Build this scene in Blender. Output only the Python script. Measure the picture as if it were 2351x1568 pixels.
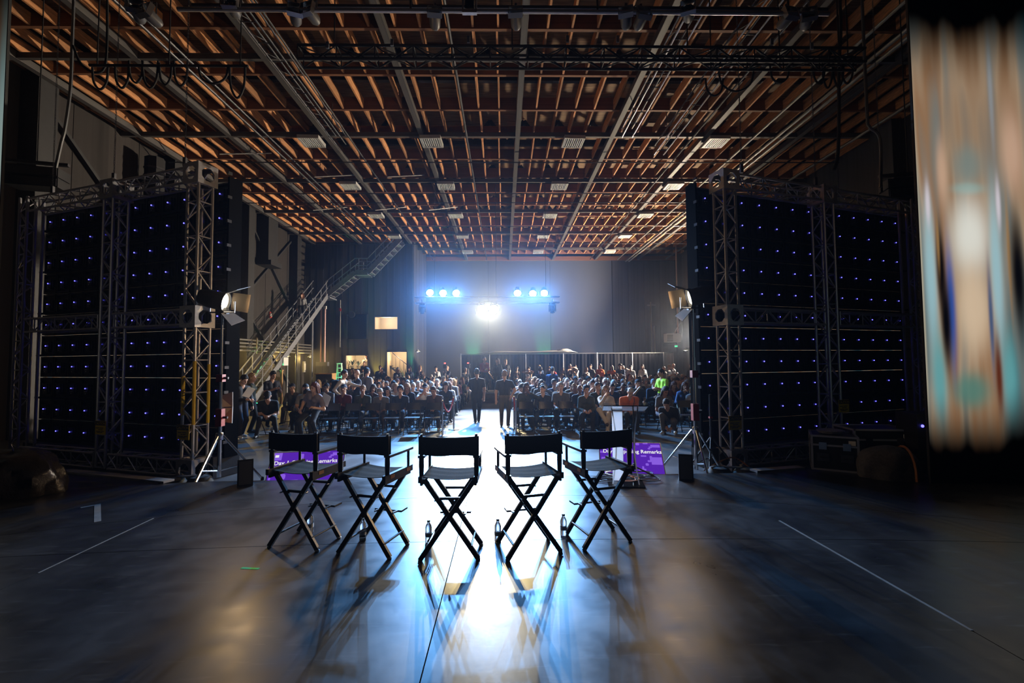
import bpy, math, random
import numpy as np
from mathutils import Vector, Matrix, Euler

for _o in list(bpy.data.objects):
    bpy.data.objects.remove(_o)
scene = bpy.context.scene
COL = scene.collection
rnd = random.Random(7)

# ------------------------------------------------------------------ camera, world, exposure
FPX, CXP, CYP = 1045.0, 1175.5, 784.0          # focal length in pixels of the 2351x1568 frame
CAM = Vector((0.0, 0.0, 1.95))
PITCH, YAW, ROLL = math.radians(2.55), math.radians(-1.1), math.radians(-0.45)
CROT = Matrix.Rotation(YAW, 3, 'Z') @ Matrix.Rotation(math.pi / 2 + PITCH, 3, 'X') @ Matrix.Rotation(ROLL, 3, 'Z')
cam_data = bpy.data.cameras.new('camera')
cam_data.sensor_width = 36.0
cam_data.lens = 36.0 * FPX / 2351.0
cam_data.clip_start = 0.05
cam_data.clip_end = 200
cam = bpy.data.objects.new('camera', cam_data)
COL.objects.link(cam)
cam.matrix_world = Matrix.Translation(CAM) @ CROT.to_4x4()
scene.camera = cam

HAZE = 0.0008                                     # thin stage haze in the hall
world = bpy.data.worlds.new('world')
scene.world = world
world.use_nodes = True
_bg = world.node_tree.nodes.get('Background')
_bg.inputs[0].default_value = (0.55, 0.6, 0.8, 1)
_bg.inputs[1].default_value = 0.012
_vs = world.node_tree.nodes.new('ShaderNodeVolumeScatter')
_vs.inputs['Color'].default_value = (0.62, 0.74, 1.0, 1)
_vs.inputs['Density'].default_value = HAZE
_vs.inputs['Anisotropy'].default_value = 0.88
world.node_tree.links.new(_vs.outputs[0], world.node_tree.nodes['World Output'].inputs['Volume'])
scene.cycles.volume_bounces = 0
scene.cycles.use_adaptive_sampling = True
scene.cycles.adaptive_threshold = 0.1
scene.cycles.use_light_tree = False
scene.cycles.max_bounces = 5
scene.cycles.diffuse_bounces = 2
scene.cycles.glossy_bounces = 2
scene.cycles.transmission_bounces = 6
scene.cycles.transparent_max_bounces = 6
scene.cycles.caustics_reflective = False
scene.cycles.caustics_refractive = False
scene.cycles.sample_clamp_indirect = 4.0
scene.view_settings.view_transform = 'Standard'
scene.view_settings.look = 'None'
scene.view_settings.exposure = 0.0
scene.view_settings.gamma = 1.0
scene.view_settings.use_curve_mapping = False

BLUE_POWER, WARM_POWER = 4300.0, 4600.0          # lamps on the truss over the aisle
FRESNEL_POWER = 400.0                            # the two lamps on tripods
WORK_POWER = 7000.0                               # work light on a stand by the far right wall
LED_FRONT = 0.6                                   # picture side of the two LED walls
STAGE = 0.2                                       # stage height
CEIL = 9.93                                       # underside of the joists


def atY(x, y, Y):
    d = CROT @ Vector(((x - CXP) / FPX, -(y - CYP) / FPX, -1.0))
    return CAM + d * (Y / d.y)


def atZ(x, y, Z):
    d = CROT @ Vector(((x - CXP) / FPX, -(y - CYP) / FPX, -1.0))
    return CAM + d * ((Z - CAM.z) / d.z)


def V(*a):
    return Vector(a)


# ------------------------------------------------------------------ materials
MATS = {}


def mat(name, col, rough=0.6, metal=0.0, vary=0.0, scale=6.0, bump=0.0, spec=0.5, rvary=0.0, stretch=None, objrand=0.0, sheen=0.0):
    if name in MATS:
        return MATS[name]
    m = bpy.data.materials.new(name)
    m.use_nodes = True
    nt = m.node_tree
    b = nt.nodes['Principled BSDF']
    b.inputs['Base Color'].default_value = (*col, 1)
    b.inputs['Roughness'].default_value = rough
    b.inputs['Metallic'].default_value = metal
    b.inputs['Specular IOR Level'].default_value = spec
    if sheen:
        b.inputs['Sheen Weight'].default_value = sheen
    src = None
    if vary or bump or rvary:
        tc = nt.nodes.new('ShaderNodeTexCoord')
        mp = nt.nodes.new('ShaderNodeMapping')
        nt.links.new(tc.outputs['Object'], mp.inputs[0])
        if stretch:
            mp.inputs['Scale'].default_value = stretch
        n = nt.nodes.new('ShaderNodeTexNoise')
        n.inputs['Scale'].default_value = scale
        n.inputs['Detail'].default_value = 6
        n.inputs['Roughness'].default_value = 0.6
        nt.links.new(mp.outputs[0], n.inputs['Vector'])
        if vary:
            r = nt.nodes.new('ShaderNodeValToRGB')
            r.color_ramp.elements[0].position = 0.3
            r.color_ramp.elements[1].position = 0.72
            r.color_ramp.elements[0].color = (*[c * (1 - vary) for c in col], 1)
            r.color_ramp.elements[1].color = (*[min(1, c * (1 + vary)) for c in col], 1)
            nt.links.new(n.outputs['Fac'], r.inputs[0])
            src = r.outputs[0]
        if rvary:
            mr = nt.nodes.new('ShaderNodeMapRange')
            mr.inputs['From Min'].default_value = 0.3
            mr.inputs['From Max'].default_value = 0.7
            mr.inputs['To Min'].default_value = rough - rvary
            mr.inputs['To Max'].default_value = rough + rvary
            nt.links.new(n.outputs['Fac'], mr.inputs['Value'])
            nt.links.new(mr.outputs[0], b.inputs['Roughness'])
        if bump:
            bp = nt.nodes.new('ShaderNodeBump')
            bp.inputs['Strength'].default_value = bump
            bp.inputs['Distance'].default_value = 0.02
            nt.links.new(n.outputs['Fac'], bp.inputs['Height'])
            nt.links.new(bp.outputs[0], b.inputs['Normal'])
    if objrand:
        oi = nt.nodes.new('ShaderNodeObjectInfo')
        hs = nt.nodes.new('ShaderNodeHueSaturation')
        mr2 = nt.nodes.new('ShaderNodeMapRange')
        mr2.inputs['To Min'].default_value = 1 - objrand
        mr2.inputs['To Max'].default_value = 1 + objrand
        nt.links.new(oi.outputs['Random'], mr2.inputs['Value'])
        nt.links.new(mr2.outputs[0], hs.inputs['Value'])
        if src is None:
            hs.inputs['Color'].default_value = (*col, 1)
        else:
            nt.links.new(src, hs.inputs['Color'])
        src = hs.outputs[0]
    if src is not None:
        nt.links.new(src, b.inputs['Base Color'])
    MATS[name] = m
    return m


def emit(name, col, strength, sample=False):
    if name in MATS:
        return MATS[name]
    m = bpy.data.materials.new(name)
    m.use_nodes = True
    nt = m.node_tree
    nt.nodes.remove(nt.nodes['Principled BSDF'])
    e = nt.nodes.new('ShaderNodeEmission')
    e.inputs[0].default_value = (*col, 1)
    e.inputs[1].default_value = strength
    nt.links.new(e.outputs[0], nt.nodes['Material Output'].inputs[0])
    if not sample:
        m.cycles.emission_sampling = 'NONE'
    MATS[name] = m
    return m


def glass(name, col=(0.9, 0.95, 1.0), rough=0.03):
    m = mat(name, col, rough)
    b = m.node_tree.nodes['Principled BSDF']
    b.inputs['Transmission Weight'].default_value = 1.0
    b.inputs['IOR'].default_value = 1.35
    return m


BLACK = mat('black_plastic', (0.012, 0.012, 0.014), 0.45)
RUBBER = mat('black_rubber', (0.01, 0.01, 0.01), 0.8)
MATBLACK = mat('matte_black_paint', (0.014, 0.014, 0.016), 0.65, vary=0.25, scale=20)
WOODBLACK = mat('black_lacquered_wood', (0.016, 0.014, 0.012), 0.38, vary=0.3, scale=14, stretch=(1, 1, 6))
CANVAS = mat('black_canvas', (0.016, 0.017, 0.022), 0.9, vary=0.25, scale=160, bump=0.25)
SEATCANVAS = mat('slate_canvas', (0.01, 0.016, 0.019), 0.95, spec=0.05, vary=0.2, scale=120, bump=0.2)
ALU = mat('aluminium', (0.5, 0.5, 0.54), 0.42, 0.75, vary=0.15, scale=25, rvary=0.08)
CHROME = mat('chrome', (0.75, 0.75, 0.78), 0.15, 1.0)
STEELDARK = mat('dark_steel', (0.09, 0.09, 0.1), 0.45, 0.8)
IRON = mat('painted_steel_beam', (0.085, 0.078, 0.074), 0.6, vary=0.35, scale=9)
STAIRGREY = mat('grey_painted_stair_steel', (0.2, 0.21, 0.24), 0.5, vary=0.15, scale=8)
RED = mat('red_plastic', (0.36, 0.018, 0.01), 0.5)
YELLOW = mat('yellow_tape', (0.75, 0.5, 0.02), 0.55)
CREAM = mat('cream_plaster', (0.75, 0.66, 0.52), 0.8, vary=0.06)
WHITE = mat('white_paint', (0.75, 0.75, 0.73), 0.55)
PAPER = mat('white_paper', (0.82, 0.82, 0.84), 0.8)
WOOD = mat('pine_joist', (0.5, 0.225, 0.09), 0.75, vary=0.4, scale=5, stretch=(9, 0.7, 5), objrand=0.4)
PURLIN = mat('redwood_purlin', (0.21, 0.085, 0.037), 0.75, vary=0.35, scale=5, stretch=(0.6, 6, 6), objrand=0.2)
TAPEWHITE = mat('white_floor_tape', (0.14, 0.135, 0.13), 0.7, vary=0.3, scale=9)
TAPEGREEN = mat('green_floor_tape', (0.02, 0.6, 0.12), 0.6)
CORK = mat('light_wood', (0.5, 0.28, 0.12), 0.6, vary=0.2, scale=6)


# ------------------------------------------------------------------ mesh helpers
class MB:
    def __init__(s):
        s.v, s.f, s.m = [], [], []

    def add(s, vs, fs, mi=0):
        o = len(s.v)
        s.v += [tuple(p) for p in vs]
        s.f += [tuple(i + o for i in f) for f in fs]
        s.m += [mi] * len(fs)
        return s

    def box(s, c, size, rz=0.0, mi=0, rot=None):
        hx, hy, hz = size[0] / 2, size[1] / 2, size[2] / 2
        pts = [V(x, y, z) for x in (-hx, hx) for y in (-hy, hy) for z in (-hz, hz)]
        R = rot if rot is not None else Matrix.Rotation(rz, 3, 'Z')
        pts = [R @ p + Vector(c) for p in pts]
        return s.add(pts, [(0, 1, 3, 2), (4, 6, 7, 5), (0, 4, 5, 1), (2, 3, 7, 6), (0, 2, 6, 4), (1, 5, 7, 3)], mi)

    def bar(s, a, b, w, h, up=(0, 0, 1), mi=0):
        a, b = Vector(a), Vector(b)
        d = (b - a).normalized()
        u = Vector(up)
        if abs(d.dot(u)) > 0.98:
            u = V(0, 1, 0)
        x = d.cross(u).normalized()
        z = x.cross(d).normalized()
        pts = [p + x * (sx * w / 2) + z * (sz * h / 2) for p in (a, b) for sx in (-1, 1) for sz in (-1, 1)]
        return s.add(pts, [(0, 1, 3, 2), (4, 6, 7, 5), (0, 4, 5, 1), (2, 3, 7, 6), (0, 2, 6, 4), (1, 5, 7, 3)], mi)

    def tube(s, pts, r, n=8, mi=0, caps=True):
        pts = [Vector(p) for p in pts]
        rs = r if isinstance(r, (list, tuple)) else [r] * len(pts)
        d0 = (pts[1] - pts[0]).normalized()
        u = V(0, 0, 1) if abs(d0.z) < 0.9 else V(1, 0, 0)
        vs, fs = [], []
        x = d0.cross(u).normalized()
        for i, p in enumerate(pts):
            d = (pts[min(i + 1, len(pts) - 1)] - pts[max(i - 1, 0)]).normalized()
            x = (x - d * x.dot(d)).normalized()
            y = d.cross(x)
            for k in range(n):
                a = 2 * math.pi * k / n
                vs.append(p + (x * math.cos(a) + y * math.sin(a)) * rs[i])
        for i in range(len(pts) - 1):
            for k in range(n):
                k2 = (k + 1) % n
                fs.append((i * n + k, i * n + k2, (i + 1) * n + k2, (i + 1) * n + k))
        if caps:
            fs.append(tuple(range(n - 1, -1, -1)))
            fs.append(tuple((len(pts) - 1) * n + k for k in range(n)))
        return s.add(vs, fs, mi)

    def lathe(s, prof, n=16, c=(0, 0, 0), mi=0, R=None):
        vs, fs = [], []
        c = Vector(c)
        for r, z in prof:
            for k in range(n):
                a = 2 * math.pi * k / n
                p = V(r * math.cos(a), r * math.sin(a), z)
                vs.append((R @ p if R is not None else p) + c)
        for i in range(len(prof) - 1):
            for k in range(n):
                k2 = (k + 1) % n
                fs.append((i * n + k, i * n + k2, (i + 1) * n + k2, (i + 1) * n + k))
        fs.append(tuple(range(n - 1, -1, -1)))
        fs.append(tuple((len(prof) - 1) * n + k for k in range(n)))
        return s.add(vs, fs, mi)

    def prism(s, poly, z0, z1, mi=0):
        n = len(poly)
        vs = [(x, y, z0) for x, y in poly] + [(x, y, z1) for x, y in poly]
        fs = [tuple(range(n - 1, -1, -1)), tuple(range(n, 2 * n))] + [(i, (i + 1) % n, n + (i + 1) % n, n + i) for i in range(n)]
        return s.add(vs, fs, mi)

    def extrude(s, poly, a, mi=0):
        """closed 3D polygon extruded by vector a"""
        n = len(poly)
        poly = [Vector(p) for p in poly]
        a = Vector(a)
        vs = poly + [p + a for p in poly]
        fs = [tuple(range(n - 1, -1, -1)), tuple(range(n, 2 * n))] + [(i, (i + 1) % n, n + (i + 1) % n, n + i) for i in range(n)]
        return s.add(vs, fs, mi)

    def mesh(s, name, mats, smooth=False):
        me = bpy.data.meshes.new(name)
        me.from_pydata([tuple(p) for p in s.v], [], s.f)
        for m in (mats if isinstance(mats, (list, tuple)) else [mats]):
            me.materials.append(m)
        if any(s.m):
            me.polygons.foreach_set('material_index', s.m)
        if smooth:
            me.polygons.foreach_set('use_smooth', [True] * len(me.polygons))
            try:
                me.set_sharp_from_angle(angle=math.radians(40))
            except Exception:
                pass
        me.update()
        return me

    def build(s, name, mats, parent=None, smooth=False):
        return put(name, s.mesh(name, mats, smooth), parent)


def put(name, me, parent=None, mtx=None):
    o = bpy.data.objects.new(name, me)
    COL.objects.link(o)
    if parent is not None:
        o.parent = parent
    if mtx is not None:
        o.matrix_local = mtx
    return o


def tag(o, label=None, cat=None, group=None, kind=None):
    if label:
        o['label'] = label
    if cat:
        o['category'] = cat
    if group:
        o['group'] = group
    if kind:
        o['kind'] = kind
    return o


def thing(name, label, cat, loc=(0, 0, 0), rz=0.0, group=None):
    o = bpy.data.objects.new(name, None)
    COL.objects.link(o)
    o.empty_display_size = 0.1
    o.location = loc
    o.rotation_euler = (0, 0, rz)
    return tag(o, label, cat, group)


def struct(o):
    o['kind'] = 'structure'
    return o


def copy_tree(o, parent=None):
    c = o.copy()
    COL.objects.link(c)
    c.parent = parent
    for ch in list(o.children):
        copy_tree(ch, c)
    return c


UT = MB().tube([(0, 0, 0), (0, 0, 1)], 1.0, 8).mesh('unit_tube', ALU, True)
UTS = {}


def unit_tube(m):
    if m.name not in UTS:
        me = UT.copy()
        me.materials.clear()
        me.materials.append(m)
        UTS[m.name] = me
    return UTS[m.name]


UBS = {}


def unit_box(m):
    if m.name not in UBS:
        UBS[m.name] = MB().box((0, 0, 0), (1, 1, 1)).mesh('unit_box', m)
    return UBS[m.name]


def member(name, a, b, r, m, parent):
    """round bar from a to b (parent's local space) sharing one mesh"""
    a, b = Vector(a), Vector(b)
    d = b - a
    q = V(0, 0, 1).rotation_difference(d.normalized()).to_matrix().to_4x4()
    return put(name, unit_tube(m), parent, Matrix.Translation(a) @ q @ Matrix.Diagonal((r, r, d.length, 1)))


def block(name, c, size, m, parent=None, rz=0.0):
    return put(name, unit_box(m), parent, Matrix.Translation(Vector(c)) @ Matrix.Rotation(rz, 4, 'Z') @ Matrix.Diagonal((*size, 1)))


def spot(name, loc, target, power, col, size=40, blend=0.4, r=0.12, parent=None):
    l = bpy.data.lights.new(name, 'SPOT')
    l.energy = power
    l.color = col
    l.spot_size = math.radians(size)
    l.spot_blend = blend
    l.shadow_soft_size = r
    o = bpy.data.objects.new(name, l)
    COL.objects.link(o)
    d = Vector(target) - Vector(loc)
    o.matrix_world = Matrix.Translation(Vector(loc)) @ d.to_track_quat('-Z', 'Y').to_matrix().to_4x4()
    return o


ONES = ['zeroth', 'first', 'second', 'third', 'fourth', 'fifth', 'sixth', 'seventh', 'eighth', 'ninth', 'tenth', 'eleventh', 'twelfth',
        'thirteenth', 'fourteenth', 'fifteenth', 'sixteenth', 'seventeenth', 'eighteenth', 'nineteenth']
TENS = {2: 'twent', 3: 'thirt', 4: 'fort', 5: 'fift', 6: 'sixt', 7: 'sevent', 8: 'eight'}


def ordinal(n):
    if n < 20:
        return ONES[n]
    return TENS[n // 10] + 'ieth' if n % 10 == 0 else TENS[n // 10] + 'y-' + ONES[n % 10]


def lettering(txt, size, m, parent, loc, align='LEFT', offset=0.0, extrude=0.0006):
    c = bpy.data.curves.new('lettering', 'FONT')
    c.body = txt
    c.size = size
    c.align_x = align
    c.offset = offset
    c.extrude = extrude
    c.resolution_u = 3
    t_ = bpy.data.objects.new('lettering_curve', c)
    COL.objects.link(t_)
    me = bpy.data.meshes.new_from_object(t_.evaluated_get(bpy.context.evaluated_depsgraph_get()))
    bpy.data.objects.remove(t_)
    me.materials.clear()
    me.materials.append(m)
    o = put('lettering', me, parent)
    o.location = loc
    o.rotation_euler = (math.pi / 2, 0, 0)
    return o
# ------------------------------------------------------------------ floor and stage
floor_m = mat('sealed_dark_floor', (0.1, 0.1, 0.104), 0.4, vary=0.3, scale=1.3, rvary=0.1, bump=0.06)
fl = MB().box((0, 19.0, -0.05), (30, 37, 0.1)).build('floor', floor_m)
struct(fl)

# stage deck: separate panels with open joints on a dark base
deck_m = mat('painted_stage_deck', (0.019, 0.0185, 0.0195), 0.35, vary=0.3, scale=2.2, rvary=0.08, bump=0.08, spec=0.45)


def add_scuffs(m, sc=(0.05, 0.048, 0.046, 1)):
    nt = m.node_tree
    b = nt.nodes['Principled BSDF']
    src = b.inputs['Base Color'].links[0].from_socket
    tc = nt.nodes.new('ShaderNodeTexCoord')
    mp = nt.nodes.new('ShaderNodeMapping')
    mp.inputs['Rotation'].default_value = (0, 0, 0.5)
    mp.inputs['Scale'].default_value = (1.2, 9, 1)
    n = nt.nodes.new('ShaderNodeTexNoise')
    n.inputs['Scale'].default_value = 3.0
    n.inputs['Detail'].default_value = 8
    r = nt.nodes.new('ShaderNodeValToRGB')
    r.color_ramp.elements[0].position = 0.6
    r.color_ramp.elements[1].position = 0.78
    mx = nt.nodes.new('ShaderNodeMix')
    mx.data_type = 'RGBA'
    mx.inputs['B'].default_value = sc
    nt.links.new(tc.outputs['Object'], mp.inputs[0])
    nt.links.new(mp.outputs[0], n.inputs['Vector'])
    nt.links.new(n.outputs['Fac'], r.inputs[0])
    nt.links.new(r.outputs[0], mx.inputs['Factor'])
    nt.links.new(src, mx.inputs['A'])
    nt.links.new(mx.outputs['Result'], b.inputs['Base Color'])


add_scuffs(deck_m)
add_scuffs(floor_m, (0.16, 0.155, 0.15, 1))


def edgeY(x):
    """front edge of the stage"""
    if x < -4.6:
        return 6.94 - 0.24 * (min(-x, 6.0) - 4.6) / 1.4 - max(0, -x - 6.0) * 0.75
    if x > 5.0:
        return 7.09 - (x - 5.0) * 0.12
    return 7.03 + 0.012 * (x + 0.4)


def arcY(x):
    return 6.05 - 0.043 * min(x * x, 40)


stage = struct(bpy.data.objects.new('floor_stage', None))
COL.objects.link(stage)
xs_deck = [-9.5, -7.4, -3.95, -0.47, 3.0, 6.4, 9.5]
ys_deck = [-2.2, 1.1, 'mid', 'arc', 'edge']


def ydeck(k, x):
    if k == 'arc':
        return arcY(x)
    if k == 'edge':
        return edgeY(x)
    if k == 'mid':
        return 4.55 - 0.02 * x * x * 0.5
    return k


G = 0.004
for i in range(len(xs_deck) - 1):
    for j in range(len(ys_deck) - 1):
        x0, x1 = xs_deck[i] + G, xs_deck[i + 1] - G
        n = 8
        xx = [x0 + (x1 - x0) * k / n for k in range(n + 1)]
        lo = [(x, ydeck(ys_deck[j], x) + G) for x in xx]
        hi = [(x, ydeck(ys_deck[j + 1], x) - G) for x in xx]
        if j == 2 and i >= 4:
            pass
        m = MB().prism(lo + hi[::-1], STAGE - 0.03, STAGE)
        m.build('deck_panel', deck_m, stage)
base = MB()
xx = [-9.5 + 19.0 * k / 40 for k in range(41)]
base.prism([(x, -2.2) for x in xx] + [(x, edgeY(x) - 0.01) for x in xx[::-1]], 0.0, STAGE - 0.032)
base.build('stage_base', MATBLACK, stage)

# tape lines and marks on the deck (thin strips lying on it)


def strip(name, pts, w, m, label, cat='tape', group=None, h=0.0022):
    mb = MB()
    for a, b in zip(pts[:-1], pts[1:]):
        mb.bar(V(*a, STAGE + h / 2), V(*b, STAGE + h / 2), w, h)
    return tag(mb.build(name, m), label, cat, group)


strip('floor_tape', [(-4.0, 5.35), (-3.94, 4.0)], 0.012, TAPEWHITE, 'thin pale tape line on the dark deck beside the staircase-side LED wall')
strip('floor_tape', [(2.99, 4.98), (3.0, 2.95)], 0.02, TAPEWHITE, 'long pale tape line on the deck leading away from the flight case')
strip('tape_mark', [(-2.26, 4.03), (-2.10, 4.01)], 0.03, TAPEGREEN, 'short bright green tape mark near the outermost director chair')
a, b = atZ(224, 1158, STAGE), atZ(224, 1198, STAGE)
strip('tape_mark', [(a.x, a.y), (b.x, b.y)], 0.06, TAPEWHITE, 'worn upright stroke of pale tape on the dark stage')
a, b = atZ(185, 1166, STAGE), atZ(216, 1160, STAGE)
strip('tape_mark', [(a.x, a.y), (b.x, b.y)], 0.05, TAPEWHITE, 'faint short pale tape mark beside the worn upright stroke')

# pale nosing boards lying along the stage front
for px0, px1, lab in [((150, 1080), (388, 1104), 'long grey nosing board at the foot of the LED wall beside the dark bundle'),
                      ((1730, 1080), (1838, 1072), 'pale nosing board beside the flight case')]:
    a, b = atZ(*px0, STAGE + 0.02), atZ(*px1, STAGE + 0.02)
    m = MB().bar((a.x, a.y, STAGE + 0.015), (b.x, b.y, STAGE + 0.015), 0.16, 0.03)
    tag(m.build('nosing_board', mat('pale_grey_board', (0.3, 0.3, 0.31), 0.5, vary=0.2)), lab, 'board')

# ------------------------------------------------------------------ walls
WALLM = mat('dark_board_wall', (0.027, 0.022, 0.02), 0.85, vary=0.35, scale=2.0, stretch=(3, 3, 0.35), objrand=0.25)
WALLB = mat('dark_blue_grey_wall', (0.05, 0.05, 0.055), 0.8, vary=0.3, scale=1.5, stretch=(4, 4, 0.3), objrand=0.12)
CYC = mat('grey_cyclorama', (0.072, 0.08, 0.1), 0.75, vary=0.18, scale=0.8)
COLM = mat('dark_steel_column', (0.02, 0.02, 0.022), 0.6, vary=0.2)
BACKING = mat('wall_backing', (0.006, 0.006, 0.006), 0.9)


def boards(parent, axis, fixed, a0, a1, z0, z1, w, m, holes=(), depth=0.04, gap=0.012, side=1):
    """vertical boards on a wall: axis 'x' (wall faces -Y at y=fixed) or 'y' (wall at x=fixed)"""
    n = max(1, round((a1 - a0) / w))
    w = (a1 - a0) / n
    for k in range(n):
        lo, hi = a0 + k * w + gap / 2, a0 + (k + 1) * w - gap / 2
        segs = [(z0, z1, lo, hi)]
        for (h0, h1, g0, g1) in holes:
            out = []
            for (s0, s1, l, h) in segs:
                if h <= h0 or l >= h1 or s1 <= g0 or s0 >= g1:
                    out.append((s0, s1, l, h))
                    continue
                if s0 < g0:
                    out.append((s0, g0, l, h))
                if s1 > g1:
                    out.append((g1, s1, l, h))
                if l < h0:
                    out.append((max(s0, g0), min(s1, g1), l, h0))
                if h > h1:
                    out.append((max(s0, g0), min(s1, g1), h1, h))
            segs = out
        dd = depth * (1 + 0.25 * ((k * 7) % 3))
        for (s0, s1, l, h) in segs:
            if h - l < 0.01 or s1 - s0 < 0.01:
                continue
            c = ((l + h) / 2, (s0 + s1) / 2)
            if axis == 'x':
                block('board', (c[0], fixed - dd / 2, c[1]), (h - l, dd, s1 - s0), m, parent)
            else:
                block('board', (fixed + side * dd / 2, c[0], c[1]), (dd, h - l, s1 - s0), m, parent)


def wall(name, c, size):
    return struct(MB().box(c, size).build(name, BACKING))


def holed_wall(name, y, x0, x1, z0, z1, holes, t=0.1):
    xs = sorted({x0, x1, *[h[0] for h in holes], *[h[1] for h in holes]})
    zs = sorted({z0, z1, *[h[2] for h in holes], *[h[3] for h in holes]})
    m = MB()
    for a, b in zip(xs[:-1], xs[1:]):
        for c, d in zip(zs[:-1], zs[1:]):
            if any(a >= h[0] - 1e-6 and b <= h[1] + 1e-6 and c >= h[2] - 1e-6 and d <= h[3] + 1e-6 for h in holes):
                continue
            m.box(((a + b) / 2, y + t / 2, (c + d) / 2), (b - a, t, d - c))
    return struct(m.build(name, BACKING))


TOPZ = 11.4
wl = wall('wall_left', (-13.1, 13.0, TOPZ / 2), (0.1, 34.4, TOPZ))
boards(wl, 'y', -13.05, 7.5, 30.0, 0, CEIL + 0.5, 1.25, WALLM)
wr = wall('wall_right', (13.55, 15.4, TOPZ / 2), (0.1, 39.2, TOPZ))
boards(wr, 'y', 13.5, 9.0, 35.0, 0, CEIL + 0.5, 1.25, WALLB, side=-1)


def hole(xa, ya, xb, yb, Y):
    p, q = atY(xa, yb, Y), atY(xb, ya, Y)
    return (p.x, q.x, p.z, q.z)


YA = 30.0
H_up = hole(860, 727, 914, 757, YA)
H_room = hole(794, 815, 846, 848, YA)
H_door = hole(888, 807, 935, 865, YA)
H_door = (H_door[0], H_door[1], 0.4, H_door[3])
holes = [H_up, H_room, H_door]
wa = holed_wall('wall_back_alcove', YA, -13.05, -5.95, 0, TOPZ, holes)
boards(wa, 'x', YA, -13.05, -5.95, 0, CEIL + 0.4, 0.42, WALLB, holes)
wt = wall('wall_return', (-6.0, 32.55, TOPZ / 2), (0.1, 5.0, TOPZ))
boards(wt, 'y', -5.95, 30.1, 35.0, 0, CEIL + 0.4, 0.9, WALLB, side=1)
YB = 35.0
wb = wall('wall_back', (3.75, YB + 0.05, TOPZ / 2), (19.6, 0.1, TOPZ))
boards(wb, 'x', YB, -5.95, 8.45, 0, CEIL + 0.3, 4.8, CYC, depth=0.05, gap=0.02)
boards(wb, 'x', YB, 8.5, 13.4, 0, CEIL + 0.3, 1.25, WALLB, depth=0.06, gap=0.02)
wf = wall('wall_front', (0.2, -4.25, TOPZ / 2), (26.8, 0.1, TOPZ))

# rooms behind the lit openings
LITWALL = mat('lit_room_plaster', (0.78, 0.66, 0.48), 0.8)


def side_room(name, h, depth, power, col):
    x0, x1, z0, z1 = h
    e = 0.02
    y0, y1 = YA + 0.1, YA + 0.1 + depth
    m = MB()
    m.box(((x0 + x1) / 2, y1 + 0.05, (z0 + z1) / 2), (x1 - x0 + 0.2, 0.1, z1 - z0 + 0.2))
    m.box((x0 - 0.05, (y0 + y1) / 2, (z0 + z1) / 2), (0.1, depth, z1 - z0 + 0.2))
    m.box((x1 + 0.05, (y0 + y1) / 2, (z0 + z1) / 2), (0.1, depth, z1 - z0 + 0.2))
    m.box(((x0 + x1) / 2, (y0 + y1) / 2, z0 - 0.05), (x1 - x0 + 0.2, depth, 0.1))
    m.box(((x0 + x1) / 2, (y0 + y1) / 2, z1 + 0.05), (x1 - x0 + 0.2, depth, 0.1))
    o = struct(m.build(name, LITWALL))
    l = bpy.data.lights.new('room_lamp', 'POINT')
    l.energy = power
    l.color = col
    l.shadow_soft_size = 0.2
    lo = bpy.data.objects.new('room_lamp', l)
    COL.objects.link(lo)
    lo.location = ((x0 + x1) / 2, (y0 * 2 + y1) / 3, z1 - 0.3)
    return o


side_room('wall_upper_office', H_up, 1.2, 26, (1, 0.85, 0.65))
side_room('wall_lounge', H_room, 1.8, 42, (1, 0.82, 0.55))
side_room('wall_stairwell', H_door, 1.6, 50, (1, 0.78, 0.5))
for i, h in enumerate(holes):
    x0, x1, z0, z1 = h
    m = MB()
    y = YA - 0.05
    for p, q in [((x0, y, z0), (x0, y, z1)), ((x1, y, z0), (x1, y, z1)), ((x0, y, z1), (x1, y, z1)), ((x0, y, z0), (x1, y, z0))]:
        m.bar(p, q, 0.06, 0.06, up=(0, 1, 0))
    struct(m.build('trim_%d' % (i + 1), STEELDARK))

# stair seen through the stairwell opening
st = thing('stairwell_stair', 'dark stair with railing seen through the lit opening in the back wall', 'stairs', (0, 0, 0))
x0, x1, z0, z1 = H_door
ys = YA + 1.0
for k in range(9):
    t = k / 8
    block('tread', (x0 + (x1 - x0) * t, ys, z1 - 0.95 - 1.0 * t), (0.22, 0.5, 0.05), STEELDARK, st)
member('handrail', (x0 + 0.15, ys - 0.2, z1 - 0.05), (x1 - 0.02, ys - 0.2, z1 - 1.0), 0.025, STEELDARK, st)
member('stringer', (x0 + 0.02, ys - 0.2, z1 - 1.0), (x1 - 0.02, ys - 0.2, z1 - 2.0), 0.06, STEELDARK, st)
for k in range(5):
    t = (k + 0.5) / 5
    member('baluster', (x0 + (x1 - x0) * t, ys - 0.2, z1 - 1.0 - 1.0 * t), (x0 + (x1 - x0) * t, ys - 0.2, z1 - 0.05 - 0.95 * t), 0.015, STEELDARK, st)

# wall columns and cross braces
for Y in (12.5, 17.6, 22.7, 28.0):
    t = tag(MB().box((-12.75, Y, CEIL / 2), (0.5, 0.55, CEIL)).build('wall_column', COLM), kind='structure')
    t.name = 'trim_column'
for a, b in ((12.5, 17.6), (17.6, 22.7), (22.7, 28.0)):
    br = struct(bpy.data.objects.new('trim_brace', None))
    COL.objects.link(br)
    for z in (0.5, 5.2):
        for (p, q) in (((-12.93, a, z), (-12.93, b, z + 4.4)), ((-12.9, a, z + 4.4), (-12.9, b, z))):
            o = MB().bar(p, q, 0.12, 0.1).build('brace', COLM, br)
for Y in (15.0, 20.5, 26.0, 31.5):
    o = struct(MB().box((13.2, Y, CEIL / 2), (0.5, 0.9, CEIL)).build('trim_column', WALLB))

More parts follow.
